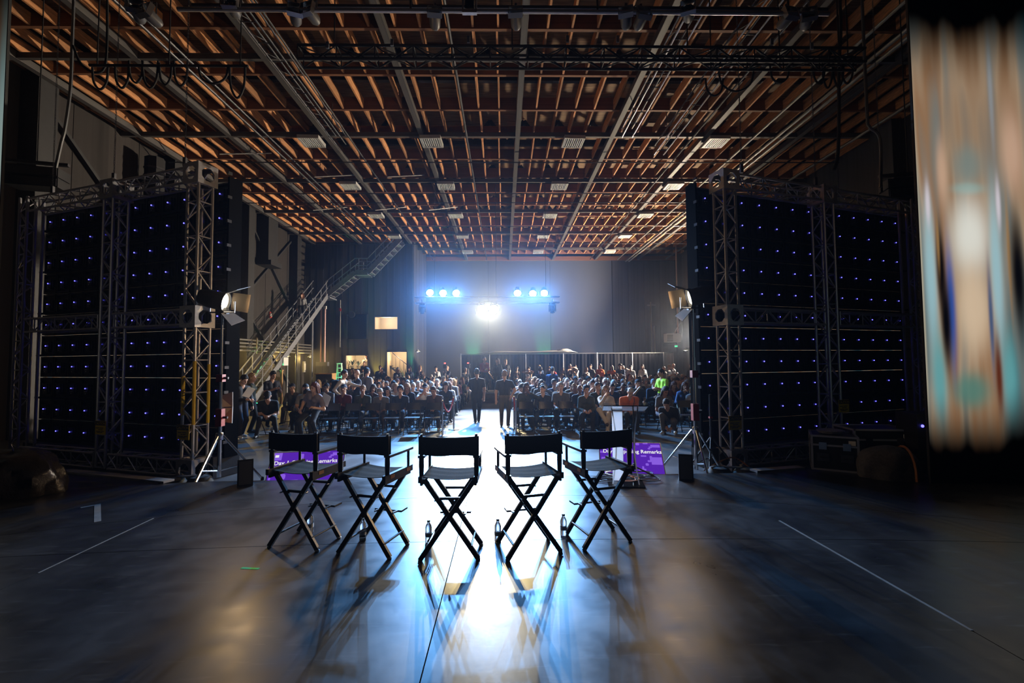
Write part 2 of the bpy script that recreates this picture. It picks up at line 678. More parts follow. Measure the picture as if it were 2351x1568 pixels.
# wall duct on the left wall
d = thing('wall_duct', 'dark square ventilation duct high on the board wall', 'duct', (-12.7, 24.6, 8.0))
block('duct_body', (0, 0, 0.6), (0.6, 1.0, 2.4), COLM, d)
block('duct_hood', (0.1, 0, -0.7), (0.8, 1.2, 0.25), COLM, d)
d = thing('spiral_duct', 'tall dark ribbed spiral duct standing against the board wall', 'duct', (-12.4, 16.2, 0))
member('duct_pipe', (0, 0, 0), (0, 0, 9.3), 0.3, MATBLACK, d)
for k in range(22):
    member('duct_rib', (0, 0, 3.0 + k * 0.28), (0, 0, 3.06 + k * 0.28), 0.325, STEELDARK, d)

# conduits and pipes
GALV = mat('galvanised_pipe', (0.33, 0.32, 0.3), 0.5, 0.7, vary=0.2)
t = thing('conduit_rack', 'rack of four horizontal metal conduits along the board wall', 'pipes', (-12.4, 20, 2.9))
for k in range(4):
    member('conduit', (0.0, -7, -0.3 + k * 0.17), (0.0, 9.6, -0.3 + k * 0.17), 0.045, GALV, t)
for k in range(4):
    block('bracket', (0.08, -6 + k * 4.5, -0.05), (0.05, 0.06, 0.8), GALV, t)
t = thing('standpipe', 'pale twin standpipes with a cross valve against the dark back wall', 'pipes', (0, 0, 0))
p, q = atY(1495, 693, 34.6), atY(1495, 830, 34.6)
member('pipe', (p.x, 34.7, 0), (p.x, 34.7, p.z), 0.05, GALV, t)
member('pipe', (p.x + 0.25, 34.7, 0), (p.x + 0.25, 34.7, p.z - 1.8), 0.05, GALV, t)
member('pipe', (p.x - 0.3, 34.7, p.z - 0.25), (p.x + 0.4, 34.7, p.z - 0.25), 0.03, GALV, t)
member('pipe', (p.x + 0.25, 34.7, p.z - 4.3), (13.0, 34.7, p.z - 4.35), 0.03, GALV, t)
p = atY(1553, 620, 31); q = atY(1557, 765, 31)
t = thing('vertical_pipe', 'thin pinkish pipe dropping from the ceiling beside the wall heater', 'pipe', (p.x, 31, 0))
member('pipe', (0, 0, q.z), (0, 0, CEIL), 0.05, mat('pinkish_pipe', (0.6, 0.42, 0.38), 0.5), t)
# wall heater
p = atY(1543, 776, 31)
t = thing('wall_heater', 'boxy cream unit heater hung on the far wall', 'heater', (p.x, 31, p.z))
block('heater_body', (0, 0, 0), (0.95, 0.6, 0.6), WHITE, t)
block('heater_grille', (-0.25, -0.31, 0), (0.4, 0.03, 0.5), mat('heater_louvre', (0.25, 0.24, 0.22), 0.5), t)
for k in range(5):
    block('louvre', (-0.25, -0.335, -0.2 + k * 0.1), (0.4, 0.02, 0.02), WHITE, t)
member('hanger', (0.2, 0, 0.3), (0.9, 0.1, 1.7), 0.06, GALV, t)
block('hanger_plate', (0.95, 0.1, 1.75), (0.3, 0.2, 0.2), GALV, t)
# ------------------------------------------------------------------ ceiling
roof_m = mat('roof_sheathing', (0.17, 0.105, 0.055), 0.85, vary=0.55, scale=3.0, stretch=(0.5, 7, 1))
ceil = struct(MB().box((0.2, 15.4, 11.35), (27, 40.5, 0.1)).build('ceiling', roof_m))
PY = [3.6 + 1.755 * k for k in range(19)]
PY = [y for y in PY if y < 34.9]
for y in PY:
    block('purlin', (0.2, y, CEIL + 0.2), (26.6, 0.09, 0.4), PURLIN, ceil)
JX = [-12.9 + 0.61 * k for k in range(44)]
jm = MB().box((0, 0, 0), (0.05, 1.65, 0.3)).mesh('joist', WOOD)
njo = 0
rest = MB()
order = []
for i in range(len(PY) - 1):
    for x in JX:
        order.append((i, x))
for (i, x) in order:
    y = (PY[i] + PY[i + 1]) / 2
    dx = rnd.uniform(-0.03, 0.03)
    if PY[i] > 8.0 and njo < 300:
        u, vv = 0, 0
        o = put('joist', jm, ceil)
        o.location = (x + dx, y, CEIL + 0.17 + rnd.uniform(-0.015, 0.015))
        njo += 1
    else:
        rest.box((x + dx, y, CEIL + 0.17), (0.05, 1.65, 0.3))
tag(rest.build('joist_rows', WOOD, ceil), kind='stuff')
# ledger against the back wall
block('ledger', (3.75, 34.75, CEIL - 0.05), (19.2, 0.2, 0.3), PURLIN, ceil)
# plank-lined strips between some joists, seen as lighter bands
for xa in (-1.75, 5.6):
    for k in range(46):
        block('sheathing_plank', (xa, 4.2 + k * 0.66, CEIL + 0.52 + 0.01 * (k % 3)), (0.75, 0.6, 0.05), roof_m, ceil)
# steel beams
for x in (-12.4, -9.35, -6.07, -2.77, 0.55, 3.85, 7.15, 10.45):
    block('steel_beam', (x, 18.5, CEIL - 0.09), (0.16, 33, 0.18), IRON, ceil)
for y in (7.5, 11.5, 15.5, 19.5, 23.5, 27.5, 31.5):
    block('steel_beam', (0.2, y, CEIL - 0.1), (26.4, 0.1, 0.15), IRON, ceil)
# dark roof trusses above the joists
for y in (9.5, 13.2, 17.2, 21.2, 25.2, 29.2):
    web = MB()
    n = 20
    for k in range(n):
        xa, xb = -12.9 + 26.2 * k / n, -12.9 + 26.2 * (k + 1) / n
        web.bar((xa, y, CEIL + 0.42), ((xa + xb) / 2, y, CEIL + 1.3), 0.12, 0.14)
        web.bar(((xa + xb) / 2, y, CEIL + 1.3), (xb, y, CEIL + 0.42), 0.12, 0.14)
    web.bar((-12.9, y, CEIL + 0.45), (13.3, y, CEIL + 0.45), 0.14, 0.2)
    web.build('roof_truss', MATBLACK, ceil)
# long pipes slung under the ceiling
for (x, z, r, m) in ((-8.1, -0.35, 0.035, STEELDARK), (-7.85, -0.35, 0.03, STEELDARK), (-1.2, -0.3, 0.035, STEELDARK), (8.7, -0.3, 0.04, GALV),
                     (9.3, -0.45, 0.05, GALV), (9.55, -0.45, 0.05, GALV), (12.4, -0.25, 0.05, GALV), (6.6, -0.28, 0.03, STEELDARK), (-5.2, -0.3, 0.025, STEELDARK)):
    member('ceiling_pipe', (x, 6, CEIL + z), (x, 34, CEIL + z), r, m, ceil)
for k, y in enumerate((17.0, 20.2, 21.4, 25.2, 29.0)):
    member('cross_pipe', (-12.5, y, CEIL - 0.4), (13, y, CEIL - 0.4), 0.022, STEELDARK, ceil)
# short diagonal stays
for (x, y) in ((-9.4, 16.0), (-6.9, 18.0), (-4.0, 18.0), (-8.6, 22.0), (-5.6, 22.0), (-3.0, 22.0)):
    member('stay', (x - 0.6, y, CEIL - 0.55), (x + 0.7, y + 1.0, CEIL - 0.05), 0.025, GALV, ceil)

# louvred ceiling lights (switched off)
fr = MB()
for (c, s) in (((0, -0.33, 0), (0.72, 0.05, 0.12)), ((0, 0.33, 0), (0.72, 0.05, 0.12)), ((-0.335, 0, 0), (0.05, 0.62, 0.12)), ((0.335, 0, 0), (0.05, 0.62, 0.12)), ((0, 0, 0.05), (0.62, 0.62, 0.03))):
    fr.box(c, s)
fr_me = fr.mesh('frame', mat('light_frame', (0.45, 0.45, 0.44), 0.5))
lv = MB()
for k in range(9):
    lv.box((-0.28 + 0.07 * k, 0, -0.02), (0.03, 0.6, 0.07))
lv_me = lv.mesh('louvre', mat('louvre_white', (0.62, 0.63, 0.62), 0.45))
rows = ['nearest', 'second', 'third', 'fourth', 'farthest']
cols = ['outermost by the staircase wall', 'next to outermost by the staircase', 'inner one on the drape side', 'outermost over the drape side']
for r, y in enumerate((15.6, 19.6, 23.6, 27.6, 31.6)):
    for c, x in enumerate((-6.6, -2.45, 2.5, 7.55)):
        if r == 4 and c == 0:
            continue
        t = thing('ceiling_light', 'unlit louvred ceiling light, %s row, %s' % (rows[r], cols[c]), 'ceiling light', (x, y, CEIL - 0.28), rnd.uniform(-0.04, 0.04), 'louvred ceiling lights')
        put('frame', fr_me, t)
        put('louvre', lv_me, t)
        member('hanger', (0, 0, 0.05), (0, 0, 0.3), 0.02, STEELDARK, t)

# ------------------------------------------------------------------ truss maker


def truss(t, a, b, s, bays, m, r=0.024, rb=0.012, up=(0, 0, 1), chord='chord', brace='brace', faces=(0, 1, 2, 3), separate=True):
    """square box truss between a and b (local space of t)"""
    a, b = Vector(a), Vector(b)
    d = (b - a).normalized()
    u = Vector(up)
    if abs(d.dot(u)) > 0.9:
        u = V(0, 1, 0)
    x = d.cross(u).normalized()
    y = x.cross(d).normalized()
    h = s / 2 - r
    cs = [x * sx * h + y * sy * h for sx, sy in ((-1, -1), (1, -1), (1, 1), (-1, 1))]
    for c in cs:
        member(chord, a + c, b + c, r, m, t)
    L = (b - a).length
    for f in faces:
        c0, c1 = cs[f], cs[(f + 1) % 4]
        mb = MB()
        for k in range(bays):
            p = a + d * (L * k / bays)
            q = a + d * (L * (k + 1) / bays)
            e0, e1 = (c0, c1) if (k + f) % 2 == 0 else (c1, c0)
            segs = [(p + e0, q + e1)]
            if k % 2 == 0:
                segs.append((p + c0, p + c1))
            for (s0, s1) in segs:
                if separate:
                    member(brace, s0, s1, rb, m, t)
                else:
                    mb.tube([s0, s1], rb, 5)
        if not separate:
            mb.build(brace, m, t)


def corner_block_mesh(s, m):
    mb = MB()
    h = s / 2
    hole = 0.34 * s
    for ax in range(3):
        for sg in (-1, 1):
            def P(u, w, dd):
                c = [0, 0, 0]
                c[ax] = sg * (h - dd)
                c[(ax + 1) % 3] = u
                c[(ax + 2) % 3] = w
                return tuple(c)
            outer = []
            inner = []
            for k in range(8):
                an = math.pi / 8 + k * math.pi / 4
                cu, su = math.cos(an), math.sin(an)
                mxx = max(abs(cu), abs(su))
                outer.append((cu / mxx * h, su / mxx * h))
                inner.append((cu * hole, su * hole))
            vs = [P(u, w, 0) for u, w in outer] + [P(u, w, 0) for u, w in inner] + [P(u, w, 0.02) for u, w in inner] + [P(u, w, 0.02) for u, w in outer]
            corner = []
            fs = []
            for k in range(8):
                k2 = (k + 1) % 8
                fs += [(k, k2, 8 + k2, 8 + k), (8 + k, 8 + k2, 16 + k2, 16 + k), (16 + k, 16 + k2, 24 + k2, 24 + k)]
            mb.add(vs, fs)
            # square off the four corners left by the octagonal outline
            for su in (-1, 1):
                for sw in (-1, 1):
                    tt = math.tan(math.pi / 8) * h
                    mb.add([P(su * h, sw * h, 0), P(su * tt, sw * h, 0), P(su * h, sw * tt, 0)], [(0, 1, 2)])
    return mb.mesh('corner_block', m)


BLOCK_ME = corner_block_mesh(0.36, ALU)
# ------------------------------------------------------------------ LED walls with their truss frames (seen from behind)
TW, THH = 0.44, 0.44
LEDBACK = mat('led_tile_back', (0.01, 0.01, 0.012), 0.5)
tm = MB()
tm.box((0, 0, 0), (TW - 0.01, 0.06, THH - 0.01))
for (c, s) in (((-TW / 2 + 0.03, -0.05, 0), (0.03, 0.04, THH - 0.02)), ((TW / 2 - 0.03, -0.05, 0), (0.03, 0.04, THH - 0.02)), ((0, -0.05, THH / 2 - 0.03), (TW - 0.06, 0.04, 0.03)),
               ((0, -0.05, -THH / 2 + 0.03), (TW - 0.06, 0.04, 0.03)), ((0, -0.06, -0.02), (0.14, 0.06, 0.22)), ((0.13, -0.07, 0.0), (0.02, 0.04, 0.16)), ((-0.12, -0.05, 0.08), (0.05, 0.04, 0.05))):
    tm.box(c, s)
for (x, z) in ((-0.02, -0.06), (0.025, -0.06), (0.0, -0.1)):
    tm.box((x, -0.095, z), (0.014, 0.012, 0.014), mi=1)
tile_me = tm.mesh('led_tile', [LEDBACK, CHROME])
glow_me = MB().lathe([(0.003, -0.012), (0.009, -0.008), (0.011, 0.0), (0.009, 0.008), (0.003, 0.012)], 8).mesh('status_light', emit('blue_status_light', (0.1, 0.09, 1.0), 5.0), True)

# picture side: soft vertical streaks of warm and teal light


def screen_material(name, strength, blobs, usize, vsize, fade_top=None, fade_bottom=None, seed=0.0):
    m = bpy.data.materials.new(name)
    m.use_nodes = True
    nt = m.node_tree
    N, L = nt.nodes, nt.links
    N.remove(N['Principled BSDF'])
    tc = N.new('ShaderNodeTexCoord')
    sp = N.new('ShaderNodeSeparateXYZ')
    L.new(tc.outputs['Object'], sp.inputs[0])

    def math_(op, a, b=None):
        n = N.new('ShaderNodeMath')
        n.operation = op
        for i, q in enumerate((a, b)):
            if q is None:
                continue
            if isinstance(q, (int, float)):
                n.inputs[i].default_value = q
            else:
                L.new(q, n.inputs[i])
        return n.outputs[0]
    u, v = sp.outputs['X'], sp.outputs['Z']
    mp = N.new('ShaderNodeMapping')
    mp.inputs['Location'].default_value = (seed, 0, seed * 0.3)
    mp.inputs['Scale'].default_value = (1.35, 0, 0.12)
    L.new(tc.outputs['Object'], mp.inputs[0])
    nz = N.new('ShaderNodeTexNoise')
    nz.inputs['Scale'].default_value = 1.6
    nz.inputs['Detail'].default_value = 2.0
    L.new(mp.outputs[0], nz.inputs['Vector'])
    rp = N.new('ShaderNodeValToRGB')
    els = [(0.3, (0.03, 0.09, 0.11)), (0.42, (0.2, 0.21, 0.19)), (0.5, (0.4, 0.29, 0.19)), (0.58, (0.3, 0.16, 0.08)), (0.7, (0.14, 0.2, 0.2))]
    rp.color_ramp.elements[0].position = els[0][0]
    rp.color_ramp.elements[0].color = (*els[0][1], 1)
    rp.color_ramp.elements[1].position = els[-1][0]
    rp.color_ramp.elements[1].color = (*els[-1][1], 1)
    for p, c in els[1:-1]:
        e = rp.color_ramp.elements.new(p)
        e.color = (*c, 1)
    L.new(nz.outputs['Fac'], rp.inputs[0])
    cur = rp.outputs[0]
    for (u0, v0, ru, rv, col, amt, power) in blobs:
        du = math_('DIVIDE', math_('SUBTRACT', u, u0), ru)
        dv = math_('DIVIDE', math_('SUBTRACT', v, v0), rv)
        r2 = math_('ADD', math_('MULTIPLY', du, du), math_('MULTIPLY', dv, dv))
        fac = math_('MULTIPLY', math_('POWER', 2.718, math_('MULTIPLY', math_('POWER', r2, power), -1.0)), amt)
        mx = N.new('ShaderNodeMix')
        mx.data_type = 'RGBA'
        L.new(fac, mx.inputs['Factor'])
        L.new(cur, mx.inputs['A'])
        mx.inputs['B'].default_value = (*col, 1)
        cur = mx.outputs['Result']
    for (lo, hi) in (fade_bottom, fade_top):
        mr = N.new('ShaderNodeMapRange')
        mr.interpolation_type = 'SMOOTHSTEP'
        mr.inputs['From Min'].default_value = lo
        mr.inputs['From Max'].default_value = hi
        wv = math_('ADD', v, math_('MULTIPLY', math_('SUBTRACT', nz.outputs['Fac'], 0.5), 1.0))
        L.new(wv, mr.inputs['Value'])
        mx = N.new('ShaderNodeMix')
        mx.data_type = 'RGBA'
        mx.inputs['A'].default_value = (0, 0, 0, 1)
        L.new(mr.outputs[0], mx.inputs['Factor'])
        L.new(cur, mx.inputs['B'])
        cur = mx.outputs['Result']
    e = N.new('ShaderNodeEmission')
    e.inputs[1].default_value = strength
    L.new(cur, e.inputs[0])
    L.new(e.outputs[0], N['Material Output'].inputs[0])
    m.cycles.emission_sampling = 'NONE'
    return m


LEDFRONT = screen_material('led_picture', LED_FRONT, [], 5, 5, fade_top=(6.5, 5.0), fade_bottom=(-1.5, 0.6), seed=3.1)


def caution_sign(t, loc, w, h, normal_rz):
    o = MB().box((0, 0, 0), (w, 0.006, h)).build('caution_sign', mat('caution_yellow', (0.7, 0.46, 0.02), 0.5), t)
    o.location = loc
    o.rotation_euler = (0, 0, normal_rz)
    o['label'] = 'yellow CAUTION sign'
    k = MB()
    k.box((0, -0.005, h * 0.32), (w * 0.96, 0.004, h * 0.3), mi=0)
    k.build('sign_header', BLACK, o)
    for (x, z, l) in ((-0.25, -0.02, 0.3), (0.12, -0.02, 0.34), (-0.1, -0.14, 0.16), (0.12, -0.14, 0.22), (-0.18, -0.27, 0.42), (0.22, -0.27, 0.26), (-0.05, -0.36, 0.5)):
        block('print_line', (x * w, -0.005, z * h), (l * w, 0.003, h * 0.045), BLACK, o)
    lettering('CAUTION', h * 0.26, MATS['caution_yellow'], o, (0, -0.009, h * 0.225), 'CENTER')
    return o


def led_wall(side, T1, ang, T_s, inner, ncols, lab_wall, lab_frame, caut):
    """frame with towers at distances T_s along the wall line from T1; side -1 = staircase side"""
    dx = V(side * math.cos(ang), math.sin(ang), 0)
    # local frame: x along the wall outward, -y towards the stage
    t = thing('truss_frame', lab_frame, 'truss', (T1[0], T1[1], 0), 0)
    nrm = V(-dx.y * side, dx.x * side, 0)          # towards the audience
    if nrm.y < 0:
        nrm = -nrm
    Z1 = 5.38
    S = 0.3
    rz = math.atan2(dx.y, dx.x)

    def orient(o):
        o.rotation_euler = (0, 0, rz)
    for i, s in enumerate(T_s):
        p = dx * s
        # the tower: corners follow the wall direction
        h = S / 2 - 0.024
        cs = [dx * (sx * h) + nrm * (sy * h) for sx, sy in ((-1, -1), (1, -1), (1, 1), (-1, 1))]
        spans = [(0.38, 2.57), (2.93, Z1 - 0.36)] if i == 0 else [(0.1, Z1)]
        for (z0, z1) in spans:
            for c in cs:
                member('chord', p + c + V(0, 0, z0), p + c + V(0, 0, z1), 0.025, ALU, t)
            n = max(1, round((z1 - z0) / 0.29))
            for f in range(4):
                c0, c1 = cs[f], cs[(f + 1) % 4]
                for k in range(n):
                    za, zb = z0 + (z1 - z0) * k / n, z0 + (z1 - z0) * (k + 1) / n
                    e0, e1 = (c0, c1) if (k + f) % 2 == 0 else (c1, c0)
                    if i == 2 and f > 1:
                        continue
                    member('brace', p + e0 + V(0, 0, za), p + e1 + V(0, 0, zb), 0.0125, ALU, t)
                    if k % 2 == 0:
                        member('brace', p + c0 + V(0, 0, za), p + c1 + V(0, 0, za), 0.0125, ALU, t)
        zs = [0.2, 2.75, Z1 - 0.18] if i == 0 else ([Z1 - 0.18] if i == 1 else [])
        for z in zs:
            o = put('corner_block', BLOCK_ME, t)
            o.location = p + V(0, 0, z)
            orient(o)
    for (za, m) in ((Z1 - 0.18, ALU), (2.75, ALU), (0.22, ALU)):
        for i in range(len(T_s) - 1):
            a = dx * (T_s[i] + 0.2) + V(0, 0, za)
            b = dx * (T_s[i + 1] - 0.2) + V(0, 0, za)
            truss(t, a, b, S, 7, m, r=0.022, rb=0.011)
    # yellow tape on the inner chord and warning signs
    if side < 0:
        c = dx * (-0.126) - nrm * 0.126
        member('tape_wrap', c + V(0, 0, 0.95), c + V(0, 0, 2.0), 0.0285, YELLOW, t)
        c2 = dx * (-0.126) + nrm * 0.126
        member('tape_wrap', c2 + V(0, 0, 0.95), c2 + V(0, 0, 1.95), 0.0285, YELLOW, t)
        c3 = dx * (0.126) - nrm * 0.126
        member('tape_wrap', c3 + V(0, 0, 1.1), c3 + V(0, 0, 1.75), 0.0285, YELLOW, t)
    for (s, z) in caut:
        rzs = rz if side > 0 else rz + math.pi
        caution_sign(t, dx * s - nrm * 0.2 + V(0, 0, z), 0.28, 0.24, rzs)

    # the screen itself
    org = V(T1[0], T1[1], 0) + nrm * 0.42
    w = thing('led_wall', lab_wall, 'screen', tuple(org), rz if side > 0 else rz + math.pi)
    # local x now runs left to right seen from the stage
    sg = 1 if side > 0 else -1
    NR = 11
    for c in range(ncols):
        for r in range(NR):
            x = sg * (inner + (c + 0.5) * TW)
            z = 0.38 + (r + 0.5) * THH
            o = put('led_tile', tile_me, w)
            o.location = (x, 0, z)
            if c > 0 or r % 2 == 0 or True:
                g = put('status_light', glow_me, o)
                g.location = (-0.01, -0.1, 0.0)
                if c >= 6:
                    g.scale = (0.9, 0.9, 0.9)
    x0, x1 = sg * inner, sg * (inner + ncols * TW)
    xa, xb = min(x0, x1), max(x0, x1)
    MB().box(((xa + xb) / 2, 0.055, 0.38 + NR * THH / 2), (xb - xa, 0.04, NR * THH)).build('picture_face', LEDFRONT, w)
    for k in range(6):
        z = 0.38 + (2 * k) * THH + 0.02
        member('support_pipe', (xa, -0.13, z), (xb, -0.13, z), 0.022, mat('dull_black_pipe', (0.02, 0.02, 0.022), 0.8, spec=0.15), w)
    # end profile
    block('end_profile', (x0 - sg * 0.02, 0.0, 0.38 + NR * THH / 2), (0.04, 0.26, NR * THH + 0.1), mat('dull_black', (0.005, 0.005, 0.006), 0.9, spec=0.05), w)
    for k in range(12):
        block('latch', (x0 - sg * 0.03, -0.12, 0.6 + 0.43 * k), (0.03, 0.08, 0.05), STEELDARK, w)
    block('base_plinth', ((xa + xb) / 2, -0.05, 0.19), (xb - xa, 0.5, 0.36), MATBLACK, w)
    return t, w


led_wall(-1, (-5.22, 7.85), math.radians(19.5), (0.0, 2.15, 4.75), -0.28, 12, 'back of the wide LED wall on the staircase side, dotted with blue lights',
         'aluminium truss frame with yellow-taped inner tower behind the staircase-side LED wall', [(-0.0, 0.83), (2.05, 0.83)])
led_wall(1, (4.06, 8.12), math.radians(17.5), (0.0, 2.45, 5.05), -0.36, 13, 'back of the wide LED wall beside the acrylic lectern, dotted with blue lights',
         'aluminium truss frame standing behind the lectern-side LED wall', [(-0.1, 0.86), (2.55, 1.05)])

# ------------------------------------------------------------------ tall side screens facing the stage
# the picture: pale columns with dark almond shapes, black towards top and bottom
blobsR = [(0.918, 5.197, 1.023, 0.89, (0.28, 0.18, 0.11), 0.6, 1.5),
          (0.34, 5.006, 0.062, 0.801, (0.16, 0.2, 0.2), 0.6, 1.2),
          (0.764, 4.535, 0.222, 0.311, (0.2, 0.25, 0.23), 0.85, 1.5),
          (0.746, 4.197, 0.231, 0.089, (0.25, 0.4, 0.37), 0.8, 1.5),
          (0.368, 4.441, 0.08, 0.489, (0.62, 0.4, 0.27), 0.85, 1.3),
          (1.421, 4.724, 0.16, 0.623, (0.62, 0.4, 0.28), 0.85, 1.4),
          (1.152, 5.579, 0.036, 0.801, (0.3, 0.34, 0.38), 0.6, 1.3),
          (0.74, 3.484, 0.276, 0.578, (0.8, 0.8, 0.72), 0.95, 1.5),
          (0.746, 2.47, 0.249, 0.667, (0.72, 0.55, 0.38), 0.9, 1.6),
          (0.637, 1.291, 0.276, 0.267, (0.08, 0.22, 0.18), 0.9, 1.6),
          (0.135, 2.955, 0.089, 1.156, (0.34, 0.56, 0.62), 0.9, 1.5),
          (0.189, 1.453, 0.107, 0.667, (0.12, 0.38, 0.4), 0.9, 1.4),
          (0.139, 3.973, 0.036, 0.311, (0.75, 0.68, 0.75), 0.8, 1.3),
          (0.409, 2.495, 0.067, 0.845, (0.02, 0.08, 0.36), 0.95, 1.4),
          (0.284, 3.046, 0.067, 0.667, (0.002, 0.002, 0.004), 1, 1.8),
          (0.323, 2.267, 0.076, 0.712, (0.002, 0.002, 0.004), 1, 1.8),
          (0.26, 3.416, 0.022, 0.4, (0.4, 0.22, 0.08), 0.7, 1.3),
          (1.097, 2.997, 0.089, 1.156, (0.34, 0.56, 0.62), 0.9, 1.5),
          (1.213, 1.444, 0.116, 0.667, (0.12, 0.38, 0.4), 0.9, 1.4),
          (1.175, 3.972, 0.036, 0.356, (0.75, 0.68, 0.75), 0.8, 1.3),
          (0.979, 2.309, 0.036, 0.756, (0.03, 0.08, 0.2), 0.9, 1.4),
          (1.049, 1.49, 0.053, 0.623, (0.1, 0.012, 0.002), 0.95, 1.5),
          (1.293, 3.227, 0.027, 0.845, (0.4, 0.22, 0.08), 0.8, 1.3),
          (1.412, 2.949, 0.116, 0.979, (0.002, 0.002, 0.004), 1, 1.8),
          (-0.001, 2.543, 0.027, 2.224, (0.5, 0.44, 0.32), 0.8, 1.6)]
SIDE_R = screen_material('side_screen_picture', 0.85, blobsR, 4, 8, fade_top=(6.75, 5.6), fade_bottom=(0.45, 1.3), seed=1.7)
blobsL = [(-0.02, 3.0, 0.06, 6.0, (0.3, 0.5, 0.5), 0.7, 1.5), (-0.1, 2.6, 0.2, 1.6, (0.62, 0.62, 0.58), 0.9, 1.4)]
SIDE_L = screen_material('side_screen_picture_pale', 0.65, blobsL, 4, 8, fade_top=(7.2, 5.0), fade_bottom=(0.0, 1.3), seed=5.2)
for (name, x0, y, w, sg, m, lab) in (('side_screen', 5.98, 6.35, 3.6, 1, SIDE_R, 'tall LED screen showing blurred cream and teal columns beside the flight cases'),
                                     ('side_screen', -6.85, 6.25, 3.0, -1, SIDE_L, 'tall LED screen glowing pale teal behind the shiny dark bundle')):
    t = thing(name, lab, 'screen', (x0, y, STAGE), 0.0)
    MB().box((sg * w / 2, 0.0, 3.75), (w, 0.02, 7.5)).build('picture_face', m, t)
    block('cabinet', (sg * (w / 2 + 0.2), 0.09, 3.75), (w - 0.4, 0.14, 7.52), MATBLACK, t)
    block('edge_profile', (sg * -0.008, 0.008, 3.75), (0.012, 0.036, 7.52), MATBLACK, t)
# ------------------------------------------------------------------ lamp truss over the aisle
BLUE = (0.16, 0.46, 1.0)
WARM = (1.0, 0.8, 0.42)
YT = 20.0
lamp_truss = thing('lighting_truss', 'lit aluminium truss carrying the blue and white lamps over the aisle', 'truss', (0, YT, 0))
zt = 4.68
truss(lamp_truss, (-3.85, 0, zt), (2.5, 0, zt), 0.3, 16, ALU, r=0.022, rb=0.011, faces=(0, 2))
for x in (-3.0, -0.3, 1.9):
    member('hoist_cable', (x, 0, zt + 0.15), (x, 0, CEIL), 0.012, MATBLACK, lamp_truss)
LENSB = emit('blue_white_lens', (0.55, 0.78, 1.0), 30.0)
LENSW = emit('warm_white_lens', (1.0, 0.9, 0.7), 45.0)


def aim_rot(loc, target):
    d = (Vector(target) - Vector(loc)).normalized()
    return V(0, -1, 0).rotation_difference(d).to_matrix()


def stage_lamp(name, label, loc, target, lens_m, power, col, r, group, size=90):
    loc = Vector(loc)
    t = thing(name, label, 'stage light', tuple(loc), 0, group)
    R = aim_rot(loc, target)
    t.rotation_euler = R.to_euler()
    X90 = Matrix.Rotation(math.pi / 2, 3, 'X')
    MB().lathe([(r * 0.55, -0.42), (r * 0.85, -0.36), (r * 0.95, -0.1), (r * 1.12, -0.06), (r * 1.12, 0.0), (r, 0.0), (r, -0.03)], 20, R=X90).build('housing', MATBLACK, t, True)
    MB().lathe([(r * 0.96, -0.012), (r * 0.9, 0.0), (r * 0.4, 0.012)], 20, R=X90).build('lens', lens_m, t, True)
    y = MB()
    pts = [(-r * 1.2, 0.18, 0.0), (-r * 1.2, 0.18, -r * 1.5), (r * 1.2, 0.18, -r * 1.5), (r * 1.2, 0.18, 0.0)]
    y.tube(pts, 0.014, 6)
    y.build('yoke', MATBLACK, t)
    if loc.z < 4.5:
        R3 = R.inverted()
        for sx in (-1, 1):
            member('hanger', R3 @ V(sx * r * 0.5, 0.024, r * 1.1), R3 @ V(sx * r * 0.5, 0.024, 4.6 - loc.z), 0.012, MATBLACK, t)
    d = (Vector(target) - loc).normalized()
    spot(name + '_flood', loc + d * 0.06, target, power * 0.62, col, size, 0.4, 0.05)
    d2 = (Vector((target[0], 7.0, 0.2)) - loc).normalized()
    spot(name + '_beam', loc + d2 * 0.06, (target[0], 7.0, 0.2), power * 0.55, col, 36, 1.0, 0.05)
    return t


blue_px = [(988, 673), (1018, 674), (1048, 674), (1188, 674), (1223, 675), (1249, 674)]
blue_tx = [-1.2, -0.8, -0.3, 0.1, 0.5, 0.9]
blab = ['outermost on the staircase side', 'middle of the three on the staircase side', 'innermost on the staircase side', 'innermost on the drape side', 'middle of the three on the drape side', 'outermost on the drape side']
for (x, y), tx, lb in zip(blue_px, blue_tx, blab):
    p = atY(x, y, YT)
    stage_lamp('stage_lamp', 'glaring blue-white lamp on top of the truss, ' + lb, (p.x, YT - 0.1, p.z), (tx * 1.1, 13.5, 0.0), LENSB, BLUE_POWER, BLUE, 0.16, 'blue-white lamps on the aisle truss')
for (x, y), lb in (((1107, 712), 'on the staircase side of the pair'), ((1134, 712), 'on the drape side of the pair')):
    p = atY(x, y, YT)
    stage_lamp('stage_lamp', 'big glaring warm white lamp hung under the truss, ' + lb, (p.x, YT - 0.15, p.z), (-0.5, 13.5, 0.0), LENSW, WARM_POWER, WARM, 0.22, 'warm lamps under the aisle truss')


